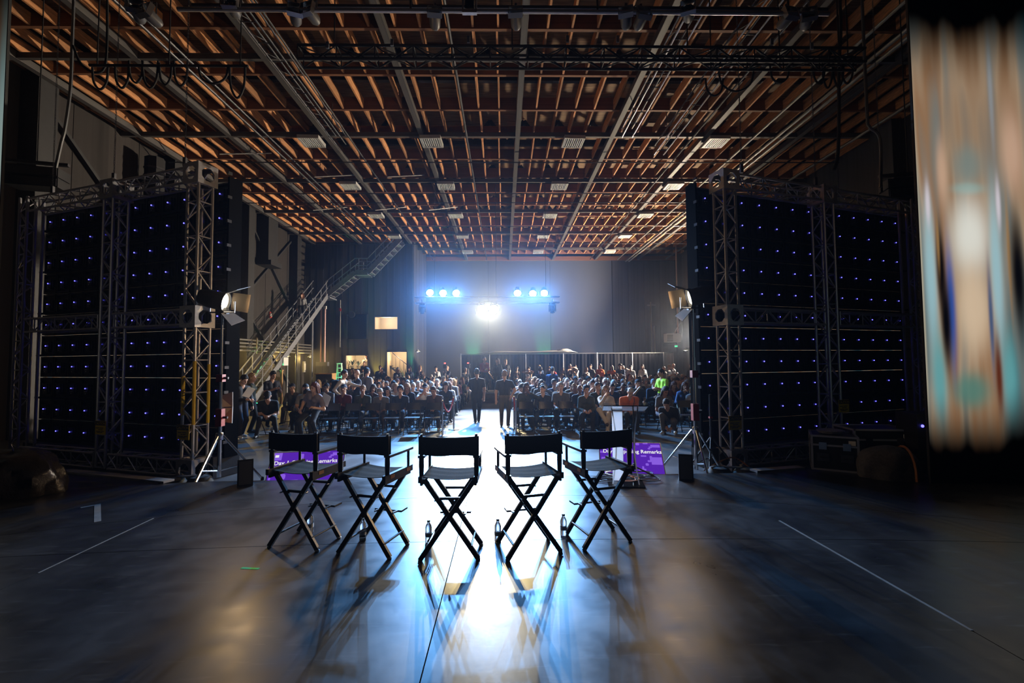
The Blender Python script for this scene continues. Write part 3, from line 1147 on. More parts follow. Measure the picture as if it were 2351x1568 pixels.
def moving_head(name, label, loc, m=MATBLACK, yaw=0.0, tilt=0.5, group=None, s=1.0):
    t = thing(name, label, 'stage light', loc, yaw, group)
    t.scale = (s, s, s)
    MB().box((0, 0, 0), (0.24, 0.2, 0.1)).build('base', m, t)
    member('clamp', (0, -0.1, 0), (0, -0.126, 0.2), 0.03, m, t)
    y = MB()
    y.box((0, 0, -0.07), (0.3, 0.1, 0.05))
    y.box((-0.14, 0, -0.2), (0.04, 0.1, 0.3))
    y.box((0.14, 0, -0.2), (0.04, 0.1, 0.3))
    y.build('yoke', m, t)
    R = Matrix.Rotation(tilt, 3, 'X')
    h = MB().lathe([(0.06, -0.16), (0.11, -0.12), (0.12, 0.02), (0.1, 0.12), (0.105, 0.14)], 14, c=(0, 0, -0.26), R=R @ Matrix.Rotation(math.pi, 3, 'X')).build('head', m, t, True)
    MB().lathe([(0.08, 0.0), (0.07, 0.01), (0.03, 0.016)], 12, c=V(0, 0, -0.26) + R @ V(0, 0, -0.14), R=R @ Matrix.Rotation(math.pi, 3, 'X')).build('lens', mat('dark_lens', (0.02, 0.02, 0.03), 0.05, spec=0.9), t, True)
    return t


p = atY(970, 700, YT)
moving_head('moving_head_lamp', 'dark moving head lamp hanging from the staircase end of the aisle truss', (p.x, YT, 4.5), tilt=0.4)
p = atY(1268, 700, YT)
moving_head('moving_head_lamp', 'dark moving head lamp hanging from the drape end of the aisle truss', (p.x, YT, 4.5), tilt=-0.4)

# ------------------------------------------------------------------ front rigging close overhead
ZP = 7.0
t = thing('lighting_pipe', 'long straight pipe across the top of the view carrying small lamps', 'pipe', (0, 6.35, ZP))
member('pipe', (-4.6, 0, 0), (4.8, 0, 0), 0.03, ALU, t)
member('pipe', (-4.6, 0.3, 0.3), (5.0, 0.3, 0.3), 0.03, STEELDARK, t)
for x in (-4, -1.3, 1.4, 4.2):
    member('hanger', (x, 0, 0), (x, 0.1, CEIL - ZP), 0.015, MATBLACK, t)


def par_lamp(label, px, py, rz, tilt, Y=6.35, group='small lamps on the near lighting pipe'):
    p = atY(px, py, Y)
    t = thing('par_lamp', label, 'stage light', (p.x, Y, p.z + 0.06), rz, group)
    R = Matrix.Rotation(tilt, 3, 'X')
    X90 = R @ Matrix.Rotation(math.pi / 2, 3, 'X')
    MB().lathe([(0.045, -0.2), (0.075, -0.16), (0.085, 0.0), (0.075, 0.0), (0.07, -0.02)], 14, R=X90).build('housing', mat('grey_lamp_housing', (0.1, 0.1, 0.11), 0.4), t, True)
    q = MB()
    for sx, sz, w, h in ((-0.1, 0, 0.008, 0.2), (0.1, 0, 0.008, 0.2), (0, -0.1, 0.2, 0.008), (0, 0.1, 0.2, 0.008)):
        q.box(R @ V(sx, -0.03, sz), (w, 0.07, h), rot=R)
    q.build('barn_door', mat('barn_door_silver', (0.4, 0.42, 0.46), 0.3, 0.9), t)
    MB().lathe([(0.07, 0.002), (0.05, 0.01)], 14, R=X90).build('lens', MATS['dark_lens'], t, True)
    MB().tube([(-0.1, 0.05, 0.0), (-0.1, 0.05, 0.16), (0.1, 0.05, 0.16), (0.1, 0.05, 0)], 0.01, 6).build('yoke', STEELDARK, t)
    member('clamp', (0, 0.05, 0.16), (0, 0.05, max(0.2, ZP - p.z - 0.06)), 0.018, STEELDARK, t)
    return t


plist = [(312, 28, 0.3, -0.4), (338, 38, -0.3, -0.3), (530, 18, 0.1, -0.2), (678, 36, 0.35, -0.3), (708, 34, -0.3, -0.2), (998, 42, 0.1, -0.5), (1184, 42, -0.1, -0.5), (1437, 42, -0.3, -0.5), (1476, 44, 0.2, -0.4), (1580, 30, -0.4, -0.2), (1812, 44, 0.2, -0.3), (1856, 46, -0.3, -0.3)]
for k, (x, y, rz, ti) in enumerate(plist):
    par_lamp('small dark lamp with barn doors on the near overhead pipe, %s from the staircase end' % ordinal(k + 1), x, y, rz, ti)
p = atY(1078, 14, 6.35)
t = thing('floodlight', 'square silver-framed floodlight under the middle of the near overhead pipe', 'stage light', (p.x, 6.35, p.z))
q = MB()
for (c, s) in (((-0.095, 0, 0), (0.02, 0.06, 0.2)), ((0.095, 0, 0), (0.02, 0.06, 0.2)), ((0, 0, -0.1), (0.21, 0.06, 0.03))):
    q.box(c, s)
q.build('frame', ALU, t)
block('body', (0, 0.05, 0.03), (0.13, 0.12, 0.14), MATBLACK, t)
member('clamp', (0, 0.05, 0.1), (0, 0.05, ZP - p.z), 0.02, STEELDARK, t)

t = thing('black_truss', 'long black box truss spanning the room beneath the joists', 'truss', (0, 8.0, 7.45))
truss(t, (-3.6, 0, 0), (6.6, 0, 0), 0.3, 30, MATBLACK, r=0.025, rb=0.012)
for x in (-3, 0.2, 3.4, 6.2):
    member('hoist_cable', (x, 0, 0.15), (x, 0, CEIL - 7.45), 0.012, MATBLACK, t)
for k, (x, y) in enumerate(((760, 118), (905, 112), (1077, 105), (1300, 104), (1413, 104), (1760, 110), (1850, 120))):
    p = atY(x, y, 8.0)
    block('clip', (p.x, -0.16, p.z - 7.45), (0.05, 0.03, 0.12), mat('blue_grey_clip', (0.2, 0.25, 0.35), 0.4), t)

# slim ladder trusses running away under the ceiling
for k, (x, y0, y1, z, lab) in enumerate(((5.3, 7.0, 15.0, 8.9, 'slim dark ladder truss running away overhead, drape side of the long black truss'), (3.95, 7.0, 14.0, 9.0, 'slim dark ladder truss nearest the middle, running away under the joists'),
                                         (-5.2, 7.0, 14.5, 9.0, 'slim dark ladder truss running away overhead on the staircase side'))):
    t = thing('ladder_truss', lab, 'truss', (x, y0, z))
    L = y1 - y0
    for s in (-0.16, 0.16):
        member('chord', (s, 0, 0), (s, L, 0), 0.02, ALU if k < 2 else STEELDARK, t)
        member('chord', (s, 0, 0.28), (s, L, 0.28), 0.02, STEELDARK, t)
    for q in range(12):
        member('rung', (-0.16, L * (q + 0.5) / 12, 0), (0.16, L * (q + 0.5) / 12, 0), 0.011, STEELDARK, t)
        member('brace', (-0.16, L * q / 12, 0), (-0.16, L * (q + 1) / 12, 0.28), 0.01, STEELDARK, t)
    for q in (0.1, 0.9):
        member('hanger', (0, L * q, 0.28), (0, L * q, CEIL - z), 0.012, MATBLACK, t)

# chain hoists and hanging cables
chain_m = mat('hoist_chain', (0.12, 0.12, 0.13), 0.45, 0.8)
link = MB()
for k in range(2):
    a = k * math.pi / 2
    cs = [V(0.014 * math.cos(q * math.pi / 3), 0, 0.022 * math.sin(q * math.pi / 3)) for q in range(7)]
    cs = [Matrix.Rotation(a, 3, 'Z') @ p + V(0, 0, k * 0.032) for p in cs]
    link.tube(cs, 0.005, 4, caps=False)


def chain(label, px, py, Y, top):
    p = atY(px, py, Y)
    t = thing('hoist_chain', label, 'chain', (p.x, Y, p.z))
    n = int((top - p.z) / 0.064)
    me = MB()
    for k in range(n):
        me.add([(v[0], v[1], v[2] + k * 0.064) for v in link.v], link.f)
    me.build('chain_links', chain_m, t)
    block('hook', (0, 0, -0.08), (0.05, 0.05, 0.16), STEELDARK, t)
    return t


chain('hoist chain dropping to the inner tower of the staircase-side truss', 425, 362, 7.95, 9.8)
chain('hoist chain dropping to the middle tower of the staircase-side truss', 262, 398, 8.55, 9.8)
chain('hoist chain dropping in front of the dark speaker frame on the staircase side', 121, 428, 9.2, 9.8)
chain('hoist chain dropping to the inner part of the lectern-side truss', 1702, 378, 8.2, 9.8)
chain('hoist chain dropping to the middle tower of the lectern-side truss', 1872, 408, 8.8, 9.8)
chain('thin hoist chain dropping close to the tall cream screen', 2022, 425, 9.4, 9.8)


def cable(label, pts, r=0.02, m=RUBBER, cat='cable', group=None, name='hanging_cable'):
    # smooth the polyline a little
    P = [Vector(p) for p in pts]
    out = []
    for i in range(len(P) - 1):
        p0, p1, p2, p3 = P[max(i - 1, 0)], P[i], P[i + 1], P[min(i + 2, len(P) - 1)]
        for k in range(5):
            s = k / 5
            out.append(0.5 * ((2 * p1) + (p2 - p0) * s + (2 * p0 - 5 * p1 + 4 * p2 - p3) * s * s + (3 * p1 - p0 - 3 * p2 + p3) * s ** 3))
    out.append(P[-1])
    return tag(MB().tube(out, r, 6).build(name, m, None, True), label, cat, group)


def cpx(pts, Y, up=False):
    q = [atY(x, y, Y) for x, y in pts]
    if up:
        q.insert(0, V(q[0].x, q[0].y, CEIL - 0.01))
    return q


cable('thick grey cable bundle sagging from the ceiling to the staircase-side wall', cpx([(166, 92), (162, 200), (150, 290), (140, 330), (128, 385)], 8.9, True), 0.028, mat('grey_cable', (0.07, 0.075, 0.085), 0.5))
cable('wide black cable loop hanging near the thick grey bundle', cpx([(168, 105), (185, 145), (215, 166), (240, 155), (246, 90), (246, 0)], 8.5), 0.022)
for (xa, xb, yy, Yb, lab) in ((205, 570, 150, 8.4, 'dark cable bar under the ceiling over the staircase-side LED wall'), (1615, 1965, 148, 8.2, 'dark cable bar under the ceiling over the lectern-side LED wall')):
    pa, pb = atY(xa, yy, Yb), atY(xb, yy, Yb)
    pb.z = pa.z
    t = thing('cable_bar', lab, 'pipe', tuple(pa))
    member('bar', (0, 0, 0), pb - pa, 0.025, MATBLACK, t)
    for q in (0.05, 0.5, 0.95):
        c = (pb - pa) * q
        member('hanger', c, (c.x, c.y, CEIL - pa.z), 0.012, MATBLACK, t)
swags = [(230, 165, 18, 40), (280, 160, 16, 42), (312, 150, 16, 40), (345, 150, 18, 52), (380, 155, 14, 40), (415, 150, 16, 48), (490, 160, 34, 32), (545, 165, 18, 60)]
for k, (x, y, w, h) in enumerate(swags):
    cable('black cable swag hanging below the ceiling over the staircase-side LED wall, %s of eight' % ordinal(k + 1), cpx([(x - w, y - 10), (x - w * 0.8, y + h * 0.6), (x, y + h), (x + w * 0.8, y + h * 0.6), (x + w, y - 10)], 8.4), 0.02, group='cable swags over the staircase side')
swags = [(1640, 190, 20, 30), (1690, 170, 40, 40), (1790, 160, 22, 30), (1880, 150, 14, 42), (1900, 150, 12, 52), (1925, 150, 12, 50), (1945, 150, 14, 42)]
for k, (x, y, w, h) in enumerate(swags):
    cable('black cable swag below the ceiling on the lectern side, %s of seven' % ordinal(k + 1), cpx([(x - w, y - 10), (x - w * 0.8, y + h * 0.6), (x, y + h), (x + w * 0.8, y + h * 0.6), (x + w, y - 10)], 8.2), 0.018, group='cable swags over the lectern side')
cable('heavy black cable dropping to the lectern-side truss', cpx([(1930, 60), (1926, 150), (1926, 250), (1924, 350), (1915, 390)], 8.7, True), 0.03)
cable('grey cable elbow hanging beside the tall cream screen', cpx([(1990, 250), (1995, 290), (2020, 320), (2022, 430)], 9.3, True), 0.03, mat('grey_cable', (0.07, 0.075, 0.085), 0.5))

# dark line-array speaker frames by the side screens
for (x, y, Y, rz, lab) in ((85, 395, 9.7, 0.25, 'dark hanging speaker frame above the outer end of the staircase-side LED wall'), (2085, 420, 9.6, -0.25, 'dark hanging speaker box beside the tall cream screen')):
    p = atY(x, y, Y)
    t = thing('hanging_speaker', lab, 'speaker', tuple(p), rz)
    block('flying_bar', (0, 0, 0.2), (1.1, 0.08, 0.06), STEELDARK, t)
    for k in range(2):
        block('speaker_box', (0, 0.05, -0.02 - 0.22 * k), (0.9, 0.4, 0.2), MATBLACK, t)
        block('grille', (0, -0.16, -0.02 - 0.22 * k), (0.86, 0.02, 0.16), STEELDARK, t)
    member('hanger', (0, 0, 0.2), (0, 0, CEIL - p.z), 0.012, MATBLACK, t)

# ------------------------------------------------------------------ lamps on tripods beside the LED walls


def tripod_lamp(side, label, base, pole_top, aim, lab_body):
    x, y = base
    t = thing('tripod_lamp', label, 'floor lamp', (x, y, 0))
    r = [(0.032, 0.12, 1.25), (0.026, 1.2, 2.0), (0.02, 1.95, pole_top)]
    for k, (rr, z0, z1) in enumerate(r):
        member('pole_section', (0, 0, z0), (0, 0, z1), rr, CHROME, t)
    for z, h in ((1.08, 0.28), (1.72, 0.12)):
        block('red_clamp', (0.0, 0, z), (0.1, 0.1, h), RED, t)
        member('clamp_knob', (0.05, 0, z), (0.12, 0, z), 0.02, BLACK, t)
    MB().lathe([(0.05, 0.72), (0.055, 0.74), (0.055, 0.82), (0.05, 0.84)], 12).build('leg_collar', CHROME, t, True)
    for k in range(3):
        a = 2 * math.pi * k / 3 + 0.45
        f = V(math.cos(a), math.sin(a), 0)
        member('leg', f * 0.05 + V(0, 0, 0.78), f * 0.62 + V(0, 0, 0.02), 0.02, CHROME, t)
        member('leg_stay', V(0, 0, 0.22), f * 0.4 + V(0, 0, 0.31), 0.012, CHROME, t)
        o = MB().lathe([(0.028, 0.0), (0.028, 0.05), (0.02, 0.06)], 8, c=f * 0.62).build('foot', RUBBER, t)
    # lamp head
    loc = V(x, y, pole_top + 0.2)
    d = (Vector(aim) - loc).normalized()
    hd = bpy.data.objects.new('lamp_head', None)
    h = thing('dummy', None, None)
    bpy.data.objects.remove(h)
    R = V(0, -1, 0).rotation_difference(d).to_matrix()
    X90 = Matrix.Rotation(math.pi / 2, 3, 'X')
    body = MB().lathe([(0.05, -0.36), (0.12, -0.34), (0.15, -0.2), (0.15, 0.0), (0.165, 0.0), (0.165, 0.06), (0.155, 0.06), (0.14, -0.01), (0.13, -0.03)], 20, R=X90).mesh('lamp_housing', MATBLACK, True)
    o = put('lamp_housing', body, t, Matrix.Translation((0, 0, pole_top + 0.2)) @ R.to_4x4())
    bpy.data.objects.remove(hd)
    lens = MB().lathe([(0.138, 0.02), (0.12, 0.035), (0.05, 0.045)], 20, R=X90).build('lens', emit('fresnel_lens', (1.0, 0.86, 0.62), 14.0), o, True)
    # barn doors: four flaps around the mouth
    flap_m = mat('barn_door_tan', (0.075, 0.055, 0.035), 0.6, 0.0)
    for k in range(4):
        a = k * math.pi / 2
        Rk = Matrix.Rotation(a, 3, 'Y')
        if (R @ (Rk @ V(0, 0, 1))).y < -0.5:
            continue                               # no flap on the stage side
        w0, w1, ln = 0.15, (0.24 if k % 2 == 0 else 0.16), 0.26
        open_ = 0.55 if k % 2 == 0 else 0.35
        poly = [V(-w0, -0.07, 0.16), V(w0, -0.07, 0.16), V(w1, -0.07 - ln * math.cos(open_), 0.16 + ln * math.sin(open_)), V(-w1, -0.07 - ln * math.cos(open_), 0.16 + ln * math.sin(open_))]
        m = MB()
        m.extrude([Rk @ p for p in poly], Rk @ V(0, 0.003, 0.006))
        m.build('barn_door', flap_m, o)
    yk = MB()
    yk.tube([(-0.2, 0, pole_top + 0.2), (-0.2, 0, pole_top + 0.02), (0.2, 0, pole_top + 0.02), (0.2, 0, pole_top + 0.2)], 0.014, 6)
    yk.build('yoke', STEELDARK, t)
    block('power_box', (0.0, 0.05, pole_top + 0.02), (0.12, 0.08, 0.16), MATBLACK, t)
    spot('tripod_lamp_beam', loc + d * 0.3, aim, FRESNEL_POWER * (0.5 if side < 0 else 1.25), (1.0, 0.66, 0.34), 178, 1.0, 0.1)
    return t


p = atY(500, 1090, 7.55)
tripod_lamp(-1, 'chrome tripod lamp with barn doors beside the staircase-side LED wall', (-4.62, 7.55), 2.78, (4.0, 8.9, 0.9), '')
tripod_lamp(1, 'chrome tripod lamp with barn doors beside the lectern-side LED wall', (3.22, 7.65), 2.82, (-5.0, 9.2, 0.9), '')

# dark wedge speakers at the stage edge
for (px, py, rz, lab) in ((563, 1112, 0.5, 'black wedge speaker on the stage edge beside the staircase-side tripod'), (1575, 1099, -0.35, 'black wedge speaker on the stage edge beside the lectern-side tripod')):
    p = atZ(px, py, STAGE)
    t = thing('wedge_speaker', lab, 'speaker', (p.x, p.y, STAGE), rz)
    m = MB()
    prof = [(-0.14, 0.0), (0.1, 0.0), (0.17, 0.12), (0.12, 0.33), (-0.06, 0.37)]
    poly = [V(-0.1, y, z) for y, z in prof]
    m.extrude(poly, (0.2, 0, 0))
    m.build('cabinet', BLACK, t)
    g = MB()
    g.extrude([V(-0.08, -0.138, 0.03), V(-0.08, -0.065, 0.34), V(-0.08, -0.075, 0.345), V(-0.08, -0.15, 0.03)], (0.16, 0, 0))
    g.build('grille', STEELDARK, t)
# tan softbox and small gear by the left tripod
p = atY(517, 936, 7.75)
t = thing('reflector_card', 'tan square reflector card clipped low on the staircase-side tripod', 'reflector', (p.x, 7.75, p.z), 0.1)
m = MB()
m.add([(-0.1, 0, -0.22), (0.11, 0, -0.26), (0.06, 0.12, 0.0), (0.11, 0, 0.26), (-0.1, 0, 0.2), (-0.1, 0.02, -0.22), (0.11, 0.02, -0.26), (0.06, 0.14, 0.0), (0.11, 0.02, 0.26), (-0.1, 0.02, 0.2)],
      [(0, 1, 2), (0, 2, 4), (2, 3, 4), (5, 7, 6), (5, 9, 7), (7, 9, 8), (0, 5, 6, 1), (1, 6, 7, 2), (2, 7, 8, 3), (3, 8, 9, 4), (4, 9, 5, 0)])
m.build('card', mat('tan_card', (0.4, 0.34, 0.27), 0.7), t)
member('clip', (-0.12, 0.01, 0), (0.06, 0.1, 0), 0.01, STEELDARK, t)

# slim dark stand behind the lectern-side tripod
t = thing('light_stand', 'slim black stand with a red band between the tripod and the LED wall', 'stand', (3.62, 7.95, 0))
member('pole', (0, 0, 0.1), (0, 0, 1.35), 0.025, MATBLACK, t)
block('red_band', (0, 0, 0.95), (0.055, 0.055, 0.03), RED, t)
for k in range(3):
    a = 2 * math.pi * k / 3
    member('leg', (0, 0, 0.62), (0.45 * math.cos(a), 0.45 * math.sin(a), 0.02), 0.016, MATBLACK, t)

# black sandbags slumped by the tripod feet
for (x, y, rz, lab) in ((-5.0, 7.35, 0.1, 'black sandbag slumped at the foot of the staircase-side tripod'), (3.75, 7.5, -0.2, 'black sandbag slumped at the foot of the lectern-side tripod')):
    t = thing('sandbag', lab, 'sandbag', (x, y, 0), rz)
    for sx in (-1, 1):
        MB().lathe([(0.05, 0.0), (0.17, 0.03), (0.19, 0.1), (0.14, 0.18), (0.05, 0.2)], 14, c=(sx * 0.2, 0, 0)).build('bag', RUBBER, t, True)
    MB().bar((-0.25, 0, 0.19), (0.25, 0, 0.19), 0.08, 0.02).build('carry_strap', STEELDARK, t)
cable('orange cable lying behind the lectern-side tripod', [(3.5, 8.0, 0.02), (3.7, 7.85, 0.2), (3.95, 7.8, 0.28), (4.2, 7.75, 0.1), (4.3, 7.7, 0.02)], 0.012, mat('orange_cable', (0.5, 0.16, 0.03), 0.5), name='floor_cable')
# ------------------------------------------------------------------ director chairs


def director_chair(label, x, y, rz):
    t = thing('director_chair', label, 'chair', (x, y, STAGE), rz, 'tall director chairs in an arc on the stage')
    W, D = 0.245, 0.18
    Zs = 0.70

    def stick(name, a, b, w, h, m=WOODBLACK, up=(0, 1, 0), par=t):
        return MB().bar(a, b, w, h, up).build(name, m, par)
    for yy in (-D, D):
        o = 0.017 if yy < 0 else -0.017
        for s in (-1, 1):
            ys = yy + s * o
            l = stick('leg', (s * (W + 0.01), ys, 0.012), (-s * (W - 0.02), ys, Zs), 0.042, 0.026)
            MB().lathe([(0.018, 0), (0.02, 0.012), (0.014, 0.016)], 8, c=(s * (W + 0.01), ys, 0.0)).build('glide', WHITE, l)
        member('pivot_bolt', (-0.002, yy - 0.036, 0.357), (-0.002, yy + 0.036, 0.357), 0.009, CHROME, t)
        stick('spreader', (-0.12, yy + 0.034, 0.53), (0.12, yy + 0.034, 0.53), 0.014, 0.024, up=(0, 0, 1))
        for s in (-1, 1):
            member('bolt', (s * 0.12, yy - 0.04, 0.53), (s * 0.12, yy + 0.045, 0.53), 0.007, CHROME, t)
    for s in (-1, 1):
        member('stretcher', (s * (W - 0.05), -D, 0.12), (s * (W - 0.05), D, 0.12), 0.011, WOODBLACK, t)
        # seat rail
        r = MB()
        r.box((s * W, 0.0, Zs + 0.02), (0.034, 0.5, 0.055))
        r.box((s * (W - 0.006), 0.0, Zs - 0.02), (0.02, 0.46, 0.03))
        rail = r.build('seat_rail', WOODBLACK, t)
        for yy in (-0.13, 0.16):
            block('hinge_plate', (s * (W + 0.018), yy, Zs + 0.02), (0.004, 0.07, 0.03), mat('brass_hinge', (0.42, 0.2, 0.07), 0.35, 0.8), rail)
        # back post: turned lower part, square top
        MB().lathe([(0.012, Zs + 0.02), (0.02, Zs + 0.05), (0.023, Zs + 0.14), (0.022, Zs + 0.2), (0.015, Zs + 0.23), (0.017, Zs + 0.25), (0.017, Zs + 0.385), (0.012, Zs + 0.4)], 10, c=(s * W, -0.19, 0)).build('back_post', WOODBLACK, t, True)
        MB().tube([(s * W, -0.19, Zs + 0.4), (s * W, -0.19, Zs + 0.412)], 0.012, 8).build('post_cap', CHROME, t)
        # arm and its front post
        a = MB()
        a.add([(s * W - 0.03, -0.2, Zs + 0.2), (s * W + 0.03, -0.2, Zs + 0.2), (s * W + 0.034, 0.05, Zs + 0.2), (s * W + 0.028, 0.24, Zs + 0.2), (s * W - 0.028, 0.24, Zs + 0.2), (s * W - 0.034, 0.05, Zs + 0.2),
               (s * W - 0.03, -0.2, Zs + 0.222), (s * W + 0.03, -0.2, Zs + 0.222), (s * W + 0.034, 0.05, Zs + 0.222), (s * W + 0.028, 0.24, Zs + 0.222), (s * W - 0.028, 0.24, Zs + 0.222), (s * W - 0.034, 0.05, Zs + 0.222)],
              [(5, 4, 3, 2, 1, 0), (6, 7, 8, 9, 10, 11)] + [(i, (i + 1) % 6, 6 + (i + 1) % 6, 6 + i) for i in range(6)])
        a.build('armrest', WOODBLACK, t)
        member('arm_post', (s * W, 0.19, Zs + 0.03), (s * W, 0.19, Zs + 0.205), 0.013, WOODBLACK, t)
    # canvas seat with a gentle sag
    n, k2 = 10, 8
    vs, fs = [], []
    for i in range(n + 1):
        for j in range(k2 + 1):
            u = -1 + 2 * i / n
            w = -0.2 + 0.41 * j / k2
            sag = 0.022 * (1 - u * u) + 0.003 * math.sin(j * 2.2 + u)
            vs.append((u * (W - 0.01), w, Zs + 0.035 - sag))
    for dz in (0, -0.006):
        off = len(vs) if dz else 0
        if dz:
            vs += [(p[0], p[1], p[2] + dz) for p in vs[:(n + 1) * (k2 + 1)]]
        for i in range(n):
            for j in range(k2):
                a = off + i * (k2 + 1) + j
                q = (a, a + 1, a + k2 + 2, a + k2 + 1)
                fs.append(q if dz else q[::-1])
    MB().add(vs, fs).build('canvas_seat', SEATCANVAS, t, True)
    # canvas back, sleeves round the posts
    vs, fs = [], []
    n = 14
    for i in range(n + 1):
        u = -1 + 2 * i / n
        xx = u * (W + 0.022)
        bow = 0.028 * (1 - u * u)
        if abs(u) > 0.93:
            bow = 0.0
        for (dy, z) in ((-0.212 - bow, Zs + 0.228 + 0.006 * math.sin(u * 5)), (-0.212 - bow, Zs + 0.392 - 0.006 * (1 - u * u)), (-0.168 - bow, Zs + 0.392 - 0.006 * (1 - u * u)), (-0.168 - bow, Zs + 0.228)):
            if abs(u) < 0.9 and dy > -0.2:
                dy = dy - 0.035
            vs.append((xx, dy, z))
    for i in range(n):
        for j in range(4):
            a = i * 4 + j
            b = i * 4 + (j + 1) % 4
            fs.append((a, b, b + 4, a + 4))
    MB().add(vs, fs).build('canvas_back', CANVAS, t, False)
    # footrest
    f = MB()
    f.box((0, 0.29, 0.285), (0.3, 0.12, 0.018))
    fo = f.build('footrest', WOODBLACK, t)
    for s in (-1, 1):
        MB().bar((s * 0.1, 0.17, 0.29), (s * 0.1, 0.24, 0.285), 0.02, 0.014).build('footrest_bracket', WOODBLACK, fo)
        member('bolt', (s * 0.1, 0.15, 0.29), (s * 0.1, 0.21, 0.29), 0.008, CHROME, fo)
    return t


dirs = [(-1.945, 4.585, -16, 'black canvas director chair in front of the purple monitor by the staircase-side wedge'), (-1.225, 4.40, -17, 'black canvas director chair between the centre chair and the outermost one by the wedge'),
        (-0.485, 4.295, -2, 'black canvas director chair at the centre of the five, facing the aisle'), (0.225, 4.345, 14, 'black canvas director chair second from the acrylic lectern'), (0.925, 4.55, 16.5, 'black canvas director chair nearest the acrylic lectern')]
for (x, y, a, lab) in dirs:
    director_chair(lab, x, y, math.radians(a))

# water bottles
bot_m = glass('clear_pet', (0.92, 0.96, 1.0), 0.05)
bm = MB().lathe([(0.028, 0.0), (0.033, 0.006), (0.033, 0.05), (0.030, 0.056), (0.033, 0.062), (0.033, 0.1), (0.030, 0.106), (0.033, 0.112), (0.033, 0.145), (0.026, 0.17), (0.014, 0.188), (0.014, 0.2)], 14).mesh('bottle_body', bot_m, True)
cm_ = MB().lathe([(0.016, 0.198), (0.016, 0.214), (0.013, 0.217)], 12).mesh('cap', WHITE, True)
lm_ = MB().lathe([(0.0338, 0.062), (0.0338, 0.1)], 14).mesh('bottle_label', mat('bottle_label_paper', (0.6, 0.66, 0.75), 0.5), True)
for (px, py, lab) in ((712, 1224, 'small clear water bottle under the director chair by the purple monitor'), (833, 1241, 'small clear water bottle beside the front leg of the second director chair from the wedge'), (984, 1246, 'small clear water bottle beside the centre director chair'),
                      (1143, 1243, 'small clear water bottle beside the director chair second from the lectern'), (1294, 1230, 'small clear water bottle beside the director chair nearest the lectern')):
    p = atZ(px, py, STAGE)
    t = thing('water_bottle', lab, 'bottle', (p.x, p.y, STAGE), 0, 'water bottles by the director chairs')
    put('bottle_body', bm, t)
    put('cap', cm_, t)
    put('bottle_label', lm_, t)

# ------------------------------------------------------------------ confidence monitors with purple slides
PURP = emit('slide_purple', (0.12, 0.022, 0.56), 0.72)
PURPL = emit('slide_light_purple', (0.3, 0.13, 0.9), 0.8)
SLIDEW = emit('slide_white', (1, 1, 1), 0.85)


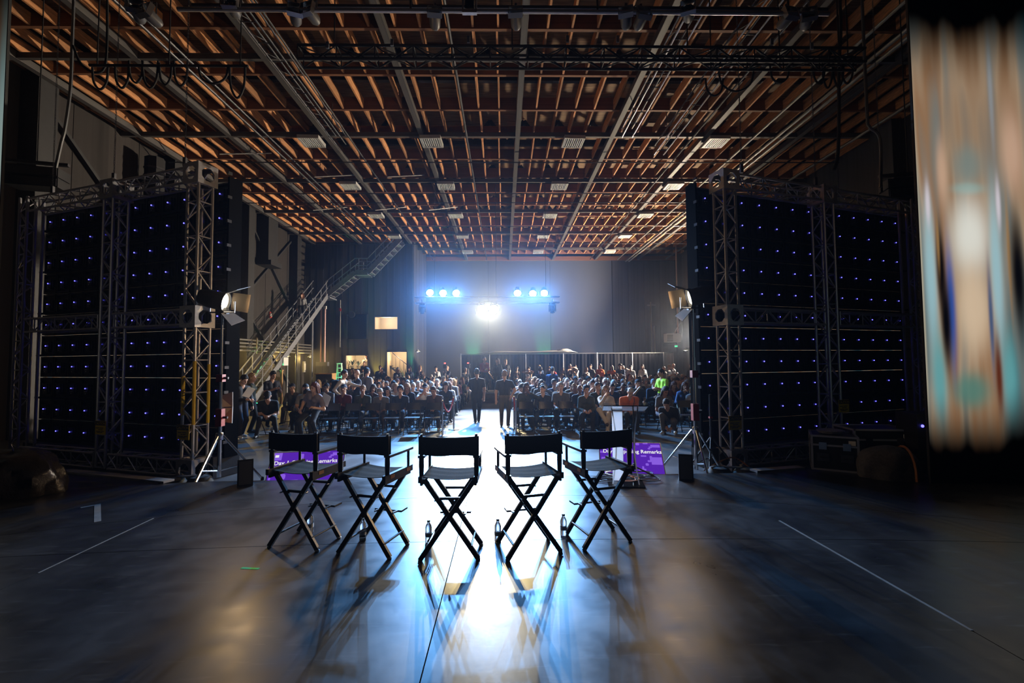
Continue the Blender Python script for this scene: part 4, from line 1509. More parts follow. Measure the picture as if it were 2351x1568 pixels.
def monitor(label, centre, rz, tilt, W=1.1, H=0.62):
    t = thing('confidence_monitor', label, 'monitor', (centre[0], centre[1], 0.0), rz)
    R = Matrix.Rotation(-tilt, 4, 'X')
    M = Matrix.Translation((0, 0, centre[2])) @ R
    c = MB()
    c.box((0, 0.03, 0), (W + 0.03, 0.05, H + 0.03))
    put('cabinet', c.mesh('cabinet', BLACK), t, M)
    s = MB().box((0, 0, 0), (W, 0.004, H))
    so = put('screen', s.mesh('screen', PURP), t, M @ Matrix.Translation((0, 0.003, 0)))
    k = [0]

    def rect(u0, v0, u1, v1, m, rounded=True):
        k[0] += 1
        y = -0.0035 - 0.0003 * k[0]
        x0, x1 = (u0 - 0.5) * W, (u1 - 0.5) * W
        z0, z1 = (0.5 - v1) * H, (0.5 - v0) * H
        r = min(x1 - x0, z1 - z0) * (0.3 if rounded else 0.02)
        pts = []
        for (cx, cz, a0) in ((x1 - r, z1 - r, 0), (x0 + r, z1 - r, 90), (x0 + r, z0 + r, 180), (x1 - r, z0 + r, 270)):
            for q in range(4):
                a = math.radians(a0 + q * 30)
                pts.append(V(cx + r * math.cos(a), y, cz + r * math.sin(a)))
        MB().add(pts, [tuple(range(len(pts)))]).build('slide_shape', m, so)
    rect(0.0, 0.0, 0.14, 0.22, PURPL, False)
    rect(0.0, 0.3, 0.06, 0.36, PURPL)
    rect(0.02, 0.5, 0.1, 0.56, PURPL)
    rect(0.02, 0.5, 0.045, 0.95, PURPL)
    rect(0.38, 0.06, 0.44, 0.22, PURPL)
    rect(0.6, 0.0, 0.66, 0.08, PURPL)
    rect(0.72, -0.0, 0.8, 0.04, PURPL)
    rect(0.84, 0.06, 0.99, 0.15, PURPL, False)
    rect(0.81, 0.12, 0.86, 0.17, PURPL)
    rect(0.79, 0.17, 0.83, 0.22, PURPL)
    rect(0.66, 0.42, 0.75, 0.47, PURPL)
    rect(0.82, 0.48, 0.99, 0.72, PURPL, False)
    rect(0.8, 0.44, 0.84, 0.6, PURPL)
    rect(0.76, 0.58, 0.82, 0.64, PURPL)
    rect(0.72, 0.68, 0.77, 0.76, PURPL)
    rect(0.14, 0.62, 0.24, 0.78, PURPL)
    rect(0.3, 0.8, 0.42, 0.88, PURPL)
    rect(0.6, 0.86, 0.72, 0.92, PURPL)
    rect(0.66, 0.78, 0.69, 0.9, PURPL)
    rect(0.05, 0.07, 0.1, 0.14, SLIDEW, False)
    rect(0.04, 0.82, 0.16, 0.98, SLIDEW, False)
    for q in range(3):
        rect(0.19, 0.83 + q * 0.05, 0.3 - 0.03 * (q % 2), 0.85 + q * 0.05, SLIDEW, False)
    lettering('Day 1 Opening Remarks', 0.098, SLIDEW, so, ((0.05 - 0.5) * W, -0.012, (0.5 - 0.36) * H), offset=0.0015)
    # foot and brace
    for sx in (-1, 1):
        MB().bar((sx * 0.35, 0.1, centre[2]), (sx * 0.35, 0.45, 0.02), 0.03, 0.03).build('leg', STEELDARK, t)
        MB().bar((sx * 0.35, -0.15, 0.02), (sx * 0.35, 0.5, 0.02), 0.05, 0.03).build('foot', STEELDARK, t)
    return t


# corners of the left one: (620,1050) (775,1033) (785,1090) (627,1103)
monitor('tilted monitor with a purple Day 1 Opening Remarks slide beyond the first director chair', (-3.22, 7.55, 0.24), 0.2, math.radians(42), 1.12, 0.63)
monitor('tilted monitor with a purple Opening Remarks slide behind the acrylic lectern', (2.14, 7.72, 0.32), -0.16, math.radians(46), 1.02, 0.6)

# ------------------------------------------------------------------ acrylic lectern
ACR = glass('clear_acrylic', (0.93, 0.95, 0.97), 0.04)
WHITEP = mat('glossy_white_panel', (0.8, 0.79, 0.8), 0.3)
p = atZ(1437, 1114, STAGE)
lx, ly = p.x, p.y
t = thing('lectern', 'clear acrylic lectern with a white front stripe on the stage', 'lectern', (lx, ly, STAGE), math.radians(-10))
H = 1.06
m = MB()
Rt = Matrix.Rotation(math.radians(-14), 3, 'X')
m.box((0, 0.0, H + 0.02), (0.6, 0.42, 0.014), rot=Rt)
m.build('top_panel', ACR, t)
m = MB()
m.box(V(0, 0, H + 0.02) + Rt @ V(0, -0.215, 0.012), (0.6, 0.014, 0.04), rot=Rt)
m.build('top_lip', ACR, t)


def curve_x(s, z):
    u = z / H
    return s * (0.15 - 0.055 * math.sin(math.pi * min(1, u * 1.0)))


for s in (-1, 1):
    pts = [(curve_x(s, H * k / 14) + (0.03 if s > 0 else -0.03), -0.02, 0.02 + H * k / 14) for k in range(15)]
    MB().tube(pts, 0.009, 8).build('curved_edge', WHITEP, t, True)
# curved clear body panel between the edges
vs, fs = [], []
for k in range(15):
    z = 0.02 + H * k / 14
    xr = curve_x(1, H * k / 14) + 0.03
    for dy in (-0.004, 0.004):
        vs += [(-xr, dy, z), (xr, dy, z)]
for k in range(14):
    a = k * 4
    fs += [(a, a + 1, a + 5, a + 4), (a + 2, a + 6, a + 7, a + 3), (a, a + 4, a + 6, a + 2), (a + 1, a + 3, a + 7, a + 5)]
fs += [(0, 2, 3, 1), (56, 57, 59, 58)]
MB().add(vs, fs).build('body_panel', ACR, t)
# white stripe on the audience side, following the same curve
vs, fs = [], []
for k in range(15):
    z = 0.02 + (H + 0.02) * k / 14
    y = 0.16 - 0.05 * math.sin(math.pi * k / 14)
    for dy in (0, 0.008):
        vs += [(-0.17, y + dy, z), (-0.02, y + dy, z)]
for k in range(14):
    a = k * 4
    fs += [(a, a + 1, a + 5, a + 4), (a + 2, a + 6, a + 7, a + 3), (a, a + 4, a + 6, a + 2), (a + 1, a + 3, a + 7, a + 5)]
fs += [(0, 2, 3, 1), (56, 57, 59, 58)]
MB().add(vs, fs).build('white_stripe', WHITEP, t)
_nt = WHITEP.node_tree
_tr = _nt.nodes.new('ShaderNodeBsdfTranslucent')
_tr.inputs[0].default_value = (0.85, 0.84, 0.84, 1)
_mx = _nt.nodes.new('ShaderNodeMixShader')
_mx.inputs[0].default_value = 0.55
_nt.links.new(_nt.nodes['Principled BSDF'].outputs[0], _mx.inputs[1])
_nt.links.new(_tr.outputs[0], _mx.inputs[2])
_nt.links.new(_mx.outputs[0], _nt.nodes['Material Output'].inputs[0])
MB().box((0, 0.05, 0.01), (0.5, 0.4, 0.02)).build('base_plate', ACR, t)
MB().box((0, 0.06, 0.62), (0.24, 0.16, 0.01)).build('shelf', ACR, t)

# microphone stand behind it
p = atZ(1457, 1092, STAGE)
t = thing('microphone_stand', 'black tripod microphone stand just behind the acrylic lectern', 'stand', (p.x, p.y, STAGE))
member('pole', (0, 0, 0.1), (0, 0, 1.05), 0.012, MATBLACK, t)
block('leg_hub', (0, 0, 0.14), (0.05, 0.05, 0.09), MATBLACK, t)
for k in range(3):
    a = 2 * math.pi * k / 3 - 0.5
    member('leg', (0, 0, 0.14), (0.33 * math.cos(a), 0.33 * math.sin(a), 0.012), 0.012, MATBLACK, t)
MB().tube([(0, 0, 1.05), (0.0, -0.06, 1.13), (-0.02, -0.12, 1.2)], 0.006, 6).build('gooseneck', MATBLACK, t)

# cables heaped round the lectern foot
r2 = random.Random(3)
cabcols = [RUBBER, mat('grey_cable', (0.07, 0.075, 0.085), 0.5), mat('white_cable', (0.6, 0.6, 0.6), 0.4), mat('orange_cable', (0.5, 0.16, 0.03), 0.5), RUBBER, mat('grey_cable', (0.07, 0.075, 0.085), 0.5), RUBBER]
cn = ['black', 'grey', 'white', 'orange', 'black', 'grey', 'black']
cw = ['loop nearest the chairs', 'loop round the lectern foot', 'run beside the microphone stand', 'coil under the lectern', 'tail behind the lectern', 'tail towards the stage edge', 'coil beside the last director chair']
for k in range(7):
    ctr = atZ(1385 + k * 17, 1102 - (k % 3) * 6, STAGE)
    pts = []
    for q in range(12):
        a = q * 0.95 + k
        rr = 0.1 + 0.07 * r2.random()
        pts.append((ctr.x + rr * math.cos(a) * 1.3, ctr.y + rr * math.sin(a), STAGE + 0.01 + 0.012 * r2.random() + 0.002 * k))
    cable('%s cable on the stage floor, %s' % (cn[k], cw[k]), pts, 0.007, cabcols[k], name='floor_cable')

# ------------------------------------------------------------------ flight cases and bundles at the sides


def flight_case(label, loc, size, rz, cat='case'):
    w, d, h = size
    t = thing('flight_case', label, cat, loc, rz)
    block('case_body', (0, 0, h / 2), (w - 0.02, d - 0.02, h - 0.02), mat('black_laminate', (0.015, 0.015, 0.017), 0.35), t)
    for sx in (-1, 1):
        for sy in (-1, 1):
            block('edge_profile', (sx * (w / 2 - 0.012), sy * (d / 2 - 0.012), h / 2), (0.03, 0.03, h), ALU, t)
    for z in (0.015, h * 0.72, h - 0.015):
        for sy in (-1, 1):
            block('edge_profile', (0, sy * (d / 2 - 0.012), z), (w, 0.03, 0.028), ALU, t)
        for sx in (-1, 1):
            block('edge_profile', (sx * (w / 2 - 0.012), 0, z), (0.03, d, 0.028), ALU, t)
    for x in (-w * 0.25, w * 0.25):
        block('butterfly_latch', (x, -d / 2 - 0.004, h * 0.7), (0.1, 0.014, 0.11), CHROME, t)
        block('handle_dish', (x, -d / 2 - 0.003, h * 0.38), (0.16, 0.012, 0.12), STEELDARK, t)
        member('handle', (x - 0.05, -d / 2 - 0.018, h * 0.38), (x + 0.05, -d / 2 - 0.018, h * 0.38), 0.009, CHROME, t)
    block('paper_label', (w * 0.36, -d / 2 - 0.003, h * 0.82), (0.09, 0.008, 0.07), PAPER, t)
    return t


fc = flight_case('black flight case with metal edges in front of the lectern-side truss', (5.33, 7.35, STAGE - 0.0), (0.62, 0.62, 0.55), -0.55)
MB().lathe([(0.05, 0), (0.17, 0.01), (0.2, 0.05), (0.17, 0.06), (0.06, 0.03)], 18).build('x', ALU).name = 'coiled_tape_ring'
o = bpy.data.objects['coiled_tape_ring']
o.location = (5.3, 7.35, STAGE + 0.55)
tag(o, 'shiny coil of foil lying on the flight case', 'coil')
flight_case('dark flight case behind the grey draped bundle', (6.15, 7.55, STAGE), (0.9, 0.6, 0.62), -0.15)


def bundle(label, loc, size, m, seed, rz=0, wrinkle=0.05, name='wrapped_bundle', strap=None):
    """draped lumpy bundle sitting on the deck"""
    r3 = random.Random(seed)
    nu, nv = 36, 14
    ph = [r3.uniform(0, 6.28) for _ in range(8)]
    vs, fs = [], []
    for j in range(nv + 1):
        v = j / nv
        for i in range(nu):
            a = 2 * math.pi * i / nu
            el = v * math.pi / 2
            rr = math.cos(el) ** 0.55 if j < nv else 0.02
            wob = 1 + wrinkle * (math.sin(3 * a + ph[0] + v * 3) + 0.7 * math.sin(7 * a + ph[1] - v * 5) + 0.5 * math.sin(13 * a + ph[2] + 9 * v))
            vs.append((size[0] / 2 * rr * math.cos(a) * wob, size[1] / 2 * rr * math.sin(a) * wob, size[2] * math.sin(el) ** 0.8 * (1 + wrinkle * 0.6 * math.sin(2 * a + ph[3]))))
    for j in range(nv):
        for i in range(nu):
            i2 = (i + 1) % nu
            fs.append((j * nu + i, j * nu + i2, (j + 1) * nu + i2, (j + 1) * nu + i))
    fs.append(tuple(nv * nu + i for i in range(nu)))
    fs.append(tuple(range(nu - 1, -1, -1)))
    t = thing(name, label, 'bundle', loc, rz)
    MB().add(vs, fs).build('wrap', m, t, True)
    if strap:
        pts = []
        for k in range(13):
            el = math.pi * k / 12
            pts.append((size[0] * 0.42 * math.cos(el * 0.0) * 0.6, size[1] / 2 * math.cos(el) * 1.05, size[2] * (math.sin(el) ** 0.8 if 0 < k < 12 else 0) + 0.012))
        MB().tube(pts, 0.018, 6).build('strap', strap, t, True)
    return t


bundle('shiny black plastic-wrapped bundle on the deck by the staircase-side screen', (-6.75, 6.45, STAGE), (1.15, 0.8, 0.58), mat('black_polythene', (0.03, 0.027, 0.025), 0.25, bump=1.0, scale=6), 4, 0.1, 0.09)
bundle('grey moving blanket bundle with an orange strap beside the tall cream screen', (5.72, 6.75, STAGE), (0.8, 0.6, 0.44), mat('grey_blanket', (0.09, 0.09, 0.1), 0.9, bump=0.4, scale=25, vary=0.3), 9, -0.3, 0.045, strap=mat('orange_strap', (0.35, 0.14, 0.05), 0.6))
# equipment behind the grey bundle
t = thing('control_rack', 'dark rack with two glowing blue lights beside the tall cream screen', 'rack', (6.62, 7.1, STAGE), -0.2)
block('rack_body', (0, 0, 0.45), (0.5, 0.5, 0.9), BLACK, t)
for (x, z) in ((-0.18, 0.72), (0.1, 0.6)):
    o = put('status_light', glow_me, t)
    o.location = (x, -0.26, z)
    o.scale = (1.8, 1.8, 1.8)
# ------------------------------------------------------------------ people: bodies grown from a signed distance field


def nets(D, lo, h):
    """surface nets on a grid of distances"""
    S = D < 0
    nx, ny, nz = D.shape
    c = [S[i:nx - 1 + i, j:ny - 1 + j, k:nz - 1 + k] for i in (0, 1) for j in (0, 1) for k in (0, 1)]
    cnt = sum(a.astype(np.int8) for a in c)
    act = (cnt > 0) & (cnt < 8)
    idx = -np.ones(act.shape, dtype=np.int64)
    idx[act] = np.arange(act.sum())
    I, J, K = np.nonzero(act)
    acc = np.zeros((len(I), 3))
    n = np.zeros(len(I))
    corners = [(i, j, k) for i in (0, 1) for j in (0, 1) for k in (0, 1)]
    for a in range(8):
        for b in range(a + 1, 8):
            ca, cb = corners[a], corners[b]
            if sum(abs(p - q) for p, q in zip(ca, cb)) != 1:
                continue
            da = D[I + ca[0], J + ca[1], K + ca[2]]
            db = D[I + cb[0], J + cb[1], K + cb[2]]
            m = (da < 0) != (db < 0)
            t = np.where(m, da / np.where(m, da - db, 1), 0)
            pt = np.array(ca)[None] + t[:, None] * (np.array(cb) - np.array(ca))[None]
            acc += np.where(m[:, None], pt, 0)
            n += m
    verts = (acc / n[:, None] + np.stack([I, J, K], 1)) * h + np.array(lo)[None]
    faces = []
    for ax in range(3):
        o1, o2 = [(1, 2), (2, 0), (0, 1)][ax]
        A = np.take(S, range(0, S.shape[ax] - 1), ax)
        B = np.take(S, range(1, S.shape[ax]), ax)
        E = np.argwhere(A != B)
        ok = (E[:, o1] > 0) & (E[:, o2] > 0) & (E[:, o1] < idx.shape[o1]) & (E[:, o2] < idx.shape[o2])
        E = E[ok]
        ins = A[tuple(E.T)]

        def at(d1, d2):
            e = E.copy()
            e[:, o1] += d1
            e[:, o2] += d2
            return idx[tuple(e.T)]
        q = np.stack([at(-1, -1), at(0, -1), at(0, 0), at(-1, 0)], 1)
        q[~ins] = q[~ins][:, ::-1]
        faces.append(q)
    return verts, np.concatenate(faces)


def sd_cone(P, a, b, ra, rb):
    a, b = np.array(a), np.array(b)
    ab = b - a
    t = np.clip(((P - a) @ ab) / max(ab @ ab, 1e-9), 0, 1)
    return np.linalg.norm(P - a - t[..., None] * ab, axis=-1) - (ra + t * (rb - ra))


def sd_ell(P, c, r, R=None):
    q = P - np.array(c)
    if R is not None:
        q = q @ np.array(R)
    r = np.array(r)
    k0 = np.linalg.norm(q / r, axis=-1)
    k1 = np.linalg.norm(q / (r * r), axis=-1)
    return k0 * (k0 - 1.0) / np.maximum(k1, 1e-6)


def grid(lo, hi, h):
    ax = [np.arange(l, u + h, h) for l, u in zip(lo, hi)]
    return np.stack(np.meshgrid(*ax, indexing='ij'), -1)


def smin(ds, k):
    m = np.min(ds, axis=0)
    return m - k * np.log(np.sum(np.exp(-(ds - m) / k), axis=0))


def make_head(fem):
    """head in its own space: centre of the skull at 0, face towards -y"""
    h = 0.0085
    P = grid((-0.12, -0.15, -0.2), (0.12, 0.13, 0.15), h)
    w = 0.072 if fem else 0.077
    ds = [sd_ell(P, (0, 0.012, 0.02), (w, 0.095, 0.1)), sd_ell(P, (0, -0.028, -0.055), (w * 0.78, 0.06, 0.066)), sd_cone(P, (0, 0.015, -0.04), (0, 0.03, -0.17), 0.052, 0.05),
          sd_cone(P, (0, -0.088, 0.005), (0, -0.105, -0.032), 0.009, 0.016), sd_cone(P, (-0.03, -0.078, 0.022), (0.03, -0.078, 0.022), 0.014, 0.014),
          sd_ell(P, (0, -0.078, -0.072), (0.027, 0.016, 0.013)), sd_ell(P, (0, -0.068, -0.1), (0.024, 0.022, 0.018)),
          sd_ell(P, (-w - 0.002, 0.012, -0.012), (0.012, 0.022, 0.034)), sd_ell(P, (w + 0.002, 0.012, -0.012), (0.012, 0.022, 0.034))]
    d = smin(np.stack(ds), 0.008)
    for s in (-1, 1):
        d = np.maximum(d, -(np.linalg.norm(P - np.array((s * 0.03, -0.099, 0.004)), axis=-1) - 0.0175))
    v, f = nets(d, (-0.12, -0.15, -0.2), h)
    c = v[f].mean(1)
    lab = np.zeros(len(f), dtype=np.int32)
    for s in (-1, 1):
        lab[np.linalg.norm((c - np.array((s * 0.03, -0.083, 0.003))) / np.array((0.0125, 0.02, 0.0062)), axis=1) < 1] = 4
        lab[np.linalg.norm((c - np.array((s * 0.032, -0.088, 0.026))) / np.array((0.02, 0.03, 0.0055)), axis=1) < 1] = 4
    lab[np.linalg.norm((c - np.array((0, -0.094, -0.072))) / np.array((0.024, 0.014, 0.008)), axis=1) < 1] = 5
    return v, f, lab


HEADS = [make_head(False), make_head(True)]


def make_hair(style):
    h = 0.0115
    lo, hi = (-0.2, -0.2, -0.48), (0.2, 0.2, 0.2)
    if style in ('short', 'crop', 'bald', 'cap', 'curly'):
        lo = (-0.17, -0.25, -0.16)
    P = grid(lo, hi, h)
    x, y, z = P[..., 0], P[..., 1], P[..., 2]
    lum = 0.0035 * (np.sin(x * 140 + y * 60) + np.sin(y * 120 + z * 90) + np.sin(z * 130 - x * 80))
    shell = sd_ell(P, (0, 0.016, 0.03), (0.089, 0.107, 0.114)) + lum
    zc = np.interp(y, [-0.12, -0.07, -0.045, -0.015, 0.02, 0.07], [0.066, 0.06, 0.03, -0.02, -0.03, -0.09]) + 0.006 * np.sin(x * 110)
    front = np.maximum(shell, -(z - zc))
    # leave the ears free
    for s_ in (-1, 1):
        front = np.maximum(front, -(np.linalg.norm((P - np.array((s_ * 0.085, 0.014, -0.016))) / np.array((0.03, 0.02, 0.034)), axis=-1) - 1) * 0.03)
    if style == 'short':
        d = front
    elif style == 'crop':
        d = np.maximum(sd_ell(P, (0, 0.014, 0.024), (0.0815, 0.1, 0.105)) + lum * 0.5, -(z - zc - 0.008))
    elif style == 'bald':
        d = np.maximum(np.maximum(sd_ell(P, (0, 0.016, 0.02), (0.085, 0.104, 0.1)), (z - 0.02)), -(z + 0.07 + y * 1.2))
        d = np.maximum(d, -(y + 0.01))
    elif style == 'curly':
        wob = 0.008 * np.sin(x * 90) * np.sin(y * 80 + 1) * np.sin(z * 85)
        d = np.maximum(sd_ell(P, (0, 0.022, 0.035), (0.105, 0.122, 0.12)) + wob, -(z - zc))
    elif style == 'cap':
        dome = np.maximum(sd_ell(P, (0, 0.012, 0.035), (0.09, 0.11, 0.092)), -(z - 0.035))
        brim = np.maximum(sd_ell(P, (0, -0.11, 0.042), (0.072, 0.085, 0.012)), y + 0.06)
        back = np.maximum(np.maximum(shell, -(y - 0.0)), -(z + 0.06))
        d = np.minimum(np.minimum(dome, brim), back)
    elif style == 'bun':
        d = np.minimum(front, np.linalg.norm(P - np.array((0, 0.11, 0.06)), axis=-1) - 0.042)
    else:
        L = {'long': -0.3, 'bob': -0.13}[style]
        wob = 0.005 * np.sin(x * 60) + 0.004 * np.sin(y * 70 + z * 20)
        d = front
        for s in (-1, 1):
            d = np.minimum(d, sd_cone(P, (s * 0.078, 0.015, 0.02), (s * 0.088, 0.02, L), 0.03, 0.022) + wob)
        d = np.minimum(d, sd_cone(P, (-0.04, 0.075, 0.02), (-0.045, 0.085, L - 0.03), 0.05, 0.035) + wob)
        d = np.minimum(d, sd_cone(P, (0.04, 0.075, 0.02), (0.045, 0.085, L - 0.03), 0.05, 0.035) + wob)
        d = np.maximum(d, -(sd_ell(P, (0, -0.06, -0.04), (0.06, 0.1, 0.085))))
    v, f = nets(d, lo, h)
    me = bpy.data.meshes.new('hair')
    me.from_pydata(v.tolist(), [], f.tolist())
    me.polygons.foreach_set('use_smooth', [True] * len(me.polygons))
    me.materials.append(BLACK)
    return me


HAIR = {s: make_hair(s) for s in ('short', 'crop', 'bald', 'curly', 'cap', 'bun', 'long', 'bob')}


def ik(a, c, l1, l2, pole):
    a, c, pole = Vector(a), Vector(c), Vector(pole)
    d = c - a
    L = min(d.length, (l1 + l2) * 0.995)
    dn = d.normalized()
    c = a + dn * L
    x = (l1 * l1 - l2 * l2 + L * L) / (2 * L)
    hh = math.sqrt(max(0, l1 * l1 - x * x))
    p = (pole - dn * pole.dot(dn)).normalized()
    return a + dn * x + p * hh, c


def make_body(seated=True, lean=0.08, side=0.0, twist=0.0, head=(0, 0), hands=None, legs=None, fem=False, sleeve='short', pelvis=None, spread=1.0, width=1.0, poles=None, coat=False, h=0.0165, apply_feet=True):
    """returns mesh, head matrix; face towards -y, feet on z=0. hands: positions relative to the chest"""
    hip_z = 0.52 if seated else 0.93
    pel = Vector(pelvis) if pelvis else V(0, 0, hip_z)
    T = Matrix.Rotation(twist, 3, 'Z') @ Matrix.Rotation(side, 3, 'Y') @ Matrix.Rotation(lean, 3, 'X')
    sp = 0.47 if fem else 0.5
    chest = pel + T @ V(0, 0.01, 0.3)
    neck = pel + T @ V(0, 0.0, sp)
    sw = (0.165 if fem else 0.19) * width
    prims = []

    def cone(a, b, ra, rb, lab):
        prims.append(('c', tuple(a), tuple(b), ra, rb, lab))
    # torso
    for s in (-1, 1):
        cone(pel + T @ V(s * 0.075 * width, 0.0, 0.02), pel + T @ V(s * 0.07 * width, 0, 0.2), 0.105, 0.1, 1)
        cone(pel + T @ V(s * 0.07 * width, 0, 0.2), pel + T @ V(s * 0.095 * width, 0, 0.37), 0.1, 0.105, 1)
        cone(pel + T @ V(s * 0.06, 0.01, sp - 0.06), pel + T @ V(s * sw * 0.93, 0.005, sp - 0.075), 0.07, 0.06, 1)
        if fem:
            cone(pel + T @ V(s * 0.065, -0.08, 0.32), pel + T @ V(s * 0.065, -0.085, 0.315), 0.062, 0.062, 1)
        cone(pel + V(s * 0.08, 0, -0.0), pel + V(s * 0.085, -0.01, -0.03), 0.112, 0.105, 2)
    cone(neck - T @ V(0, 0, 0.05), neck + T @ V(0, -0.02, 0.07), 0.06, 0.052, 0)
    # arms
    jh = []
    for i, s in enumerate((-1, 1)):
        sh = pel + T @ V(s * sw, 0.005, sp - 0.085)
        hp = hands[i] if hands else ((s * 0.09, -0.36, -0.2) if seated else (s * 0.26, -0.06, -0.5))
        wr = chest + T @ Vector(hp)
        pole = T @ (Vector(poles[i]) if poles else V(s * 0.6, 0.6, -0.5))
        el, wr = ik(sh, wr, 0.29, 0.255, pole)
        mid = sh + (el - sh) * 0.62
        sl = 1 if sleeve != 'none' else 0
        if sleeve == 'short':
            cone(sh, mid, 0.062, 0.06, 1)
            cone(mid, el, 0.045, 0.043, 0)
            cone(el, wr, 0.043, 0.03, 0)
        else:
            cone(sh, el, 0.062, 0.054, 1)
            cone(el, el + (wr - el) * 0.92, 0.052, 0.038, 1)
            cone(el + (wr - el) * 0.9, wr, 0.03, 0.028, 0)
        fd = (wr - el).normalized()
        cone(wr, wr + fd * 0.075, 0.03, 0.034, 0)
        jh.append((wr + fd * 0.075, fd, s))
    # legs
    feet = []
    for i, s in enumerate((-1, 1)):
        hp = pel + V(s * 0.09, 0, -0.02)
        if legs:
            an = Vector(legs[i][:3])
        elif seated:
            an = V(s * 0.13 * spread, -0.43, 0.09)
        else:
            an = V(s * 0.1 * spread, 0.02, 0.09)
        kn, an = ik(hp, an, 0.44, 0.42, V(s * 0.12, -1, 0.35))
        fl = 1.12 if not fem else 1.0
        cone(hp, kn, 0.098 * fl, 0.066, 2)
        cone(kn, an + (kn - an) * 0.03, 0.066, 0.052, 2)
        if legs and len(legs[i]) > 3:
            fd = Vector(legs[i][3])
        else:
            fd = V(s * 0.18, -1, 0)
        fd.normalize()
        cone(an + V(0, 0, -0.035) - fd * 0.03, an + V(0, 0, -0.05) + fd * 0.13, 0.04, 0.034, 3)
        feet.append(an)
    if coat:
        for s in (-1, 1):
            cone(pel + V(s * 0.07, 0.03, 0.05), pel + V(s * 0.09, 0.06, -0.3), 0.12, 0.13, 1)
    pts = np.array([p[1] for p in prims] + [p[2] for p in prims])
    lo = pts.min(0) - 0.16
    hi = pts.max(0) + 0.16
    P = grid(lo, hi, h)
    ds = np.stack([sd_cone(P, p[1], p[2], p[3], p[4]) for p in prims])
    v, f = nets(smin(ds, 0.011), lo, h)
    c = v[f].mean(1)
    dl = np.stack([sd_cone(c, p[1], p[2], p[3], p[4]) for p in prims])
    lab = np.array([p[5] for p in prims])[np.argmin(dl, 0)]
    VV, FF, LL = [v], [f], [lab]
    off = len(v)
    # head
    hr = T.to_4x4().to_3x3()
    HR = Matrix.Rotation(twist * 0.6 + head[0], 3, 'Z') @ Matrix.Rotation(side * 0.5, 3, 'Y') @ Matrix.Rotation(lean * 0.5 + head[1], 3, 'X')
    hc = neck + T @ V(0, -0.015, 0.07) + HR @ V(0, -0.01, 0.105)
    hv, hf, hl = HEADS[1 if fem else 0]
    VV.append(hv @ np.array(HR).T + np.array(hc))
    FF.append(hf + off)
    LL.append(hl)
    off += len(hv)
    # fingers
    mb = MB()
    for (p, fd, s) in jh:
        side_v = fd.cross(V(0, 0, 1))
        if side_v.length < 0.2:
            side_v = V(1, 0, 0)
        side_v.normalize()
        nrm = side_v.cross(fd).normalized()
        if nrm.z > 0:
            nrm = -nrm
        for q, (o, L) in enumerate(((-0.024, 0.062), (-0.008, 0.075), (0.008, 0.07), (0.024, 0.055))):
            b = p + side_v * o - fd * 0.015
            k1 = b + fd * L * 0.55 + nrm * 0.008
            k2 = k1 + fd * L * 0.35 + nrm * L * 0.35
            k3 = k2 + fd * L * 0.05 + nrm * L * 0.3
            mb.tube([b, k1, k2, k3], [0.0095, 0.009, 0.008, 0.006], 5)
        b = p - fd * 0.06 - side_v * 0.022 * s
        mb.tube([b, b - side_v * 0.03 * s + fd * 0.03 + nrm * 0.01, b - side_v * 0.035 * s + fd * 0.06 + nrm * 0.022], [0.012, 0.0105, 0.007], 5)
    me = bpy.data.meshes.new('person')
    allv = np.concatenate(VV + [np.array([tuple(p) for p in mb.v])])
    faces = [tuple(q) for q in np.concatenate(FF).tolist()] + [tuple(i + off for i in q) for q in mb.f]
    labs = np.concatenate(LL).tolist() + [0] * len(mb.f)
    me.from_pydata(allv.tolist(), [], faces)
    for k in range(6):
        me.materials.append(BLACK)
    me.polygons.foreach_set('material_index', labs)
    me.polygons.foreach_set('use_smooth', [True] * len(faces))
    me.update()
    HM = Matrix.Translation(hc) @ HR.to_4x4()
    return me, HM


SKIN = [mat('skin_%d' % i, c, 0.5) for i, c in enumerate(((0.62, 0.36, 0.25), (0.5, 0.28, 0.19), (0.36, 0.19, 0.12), (0.2, 0.1, 0.06), (0.68, 0.42, 0.31)))]
HAIRC = {n: mat('hair_' + n, c, 0.65, vary=0.5, scale=90, bump=0.6, spec=0.3) for n, c in (('black', (0.012, 0.01, 0.009)), ('brown', (0.05, 0.025, 0.014)), ('fair', (0.3, 0.18, 0.08)), ('grey', (0.3, 0.3, 0.31)), ('white', (0.6, 0.6, 0.6)), ('auburn', (0.12, 0.035, 0.015)))}
CLOTH = {n: mat('cloth_' + n.replace(' ', '_'), tuple(q * (0.65 if n not in ('orange', 'neon green', 'cream', 'white') else 0.9) for q in c), 0.85) for n, c in (
    ('black', (0.012, 0.012, 0.014)), ('charcoal', (0.035, 0.036, 0.04)), ('navy', (0.015, 0.022, 0.055)), ('grey', (0.16, 0.16, 0.17)), ('pale grey', (0.36, 0.36, 0.38)), ('white', (0.7, 0.7, 0.72)),
    ('blue', (0.04, 0.09, 0.24)), ('denim blue', (0.05, 0.08, 0.15)), ('olive', (0.06, 0.065, 0.035)), ('brown', (0.09, 0.05, 0.03)), ('tan', (0.36, 0.27, 0.18)), ('maroon', (0.14, 0.02, 0.03)),
    ('orange', (0.75, 0.16, 0.02)), ('red', (0.5, 0.03, 0.03)), ('green', (0.03, 0.2, 0.1)), ('neon green', (0.38, 0.85, 0.04)), ('khaki', (0.18, 0.14, 0.085)), ('lilac grey', (0.33, 0.28, 0.33)), ('cream', (0.6, 0.52, 0.44)))}
EYE = mat('eye_dark', (0.015, 0.012, 0.01), 0.2)
LIP = mat('lips', (0.35, 0.12, 0.1), 0.5)
SHOES = [mat('shoe_black', (0.015, 0.014, 0.013), 0.5), mat('shoe_brown', (0.07, 0.035, 0.018), 0.5), mat('shoe_white', (0.6, 0.6, 0.6), 0.5)]

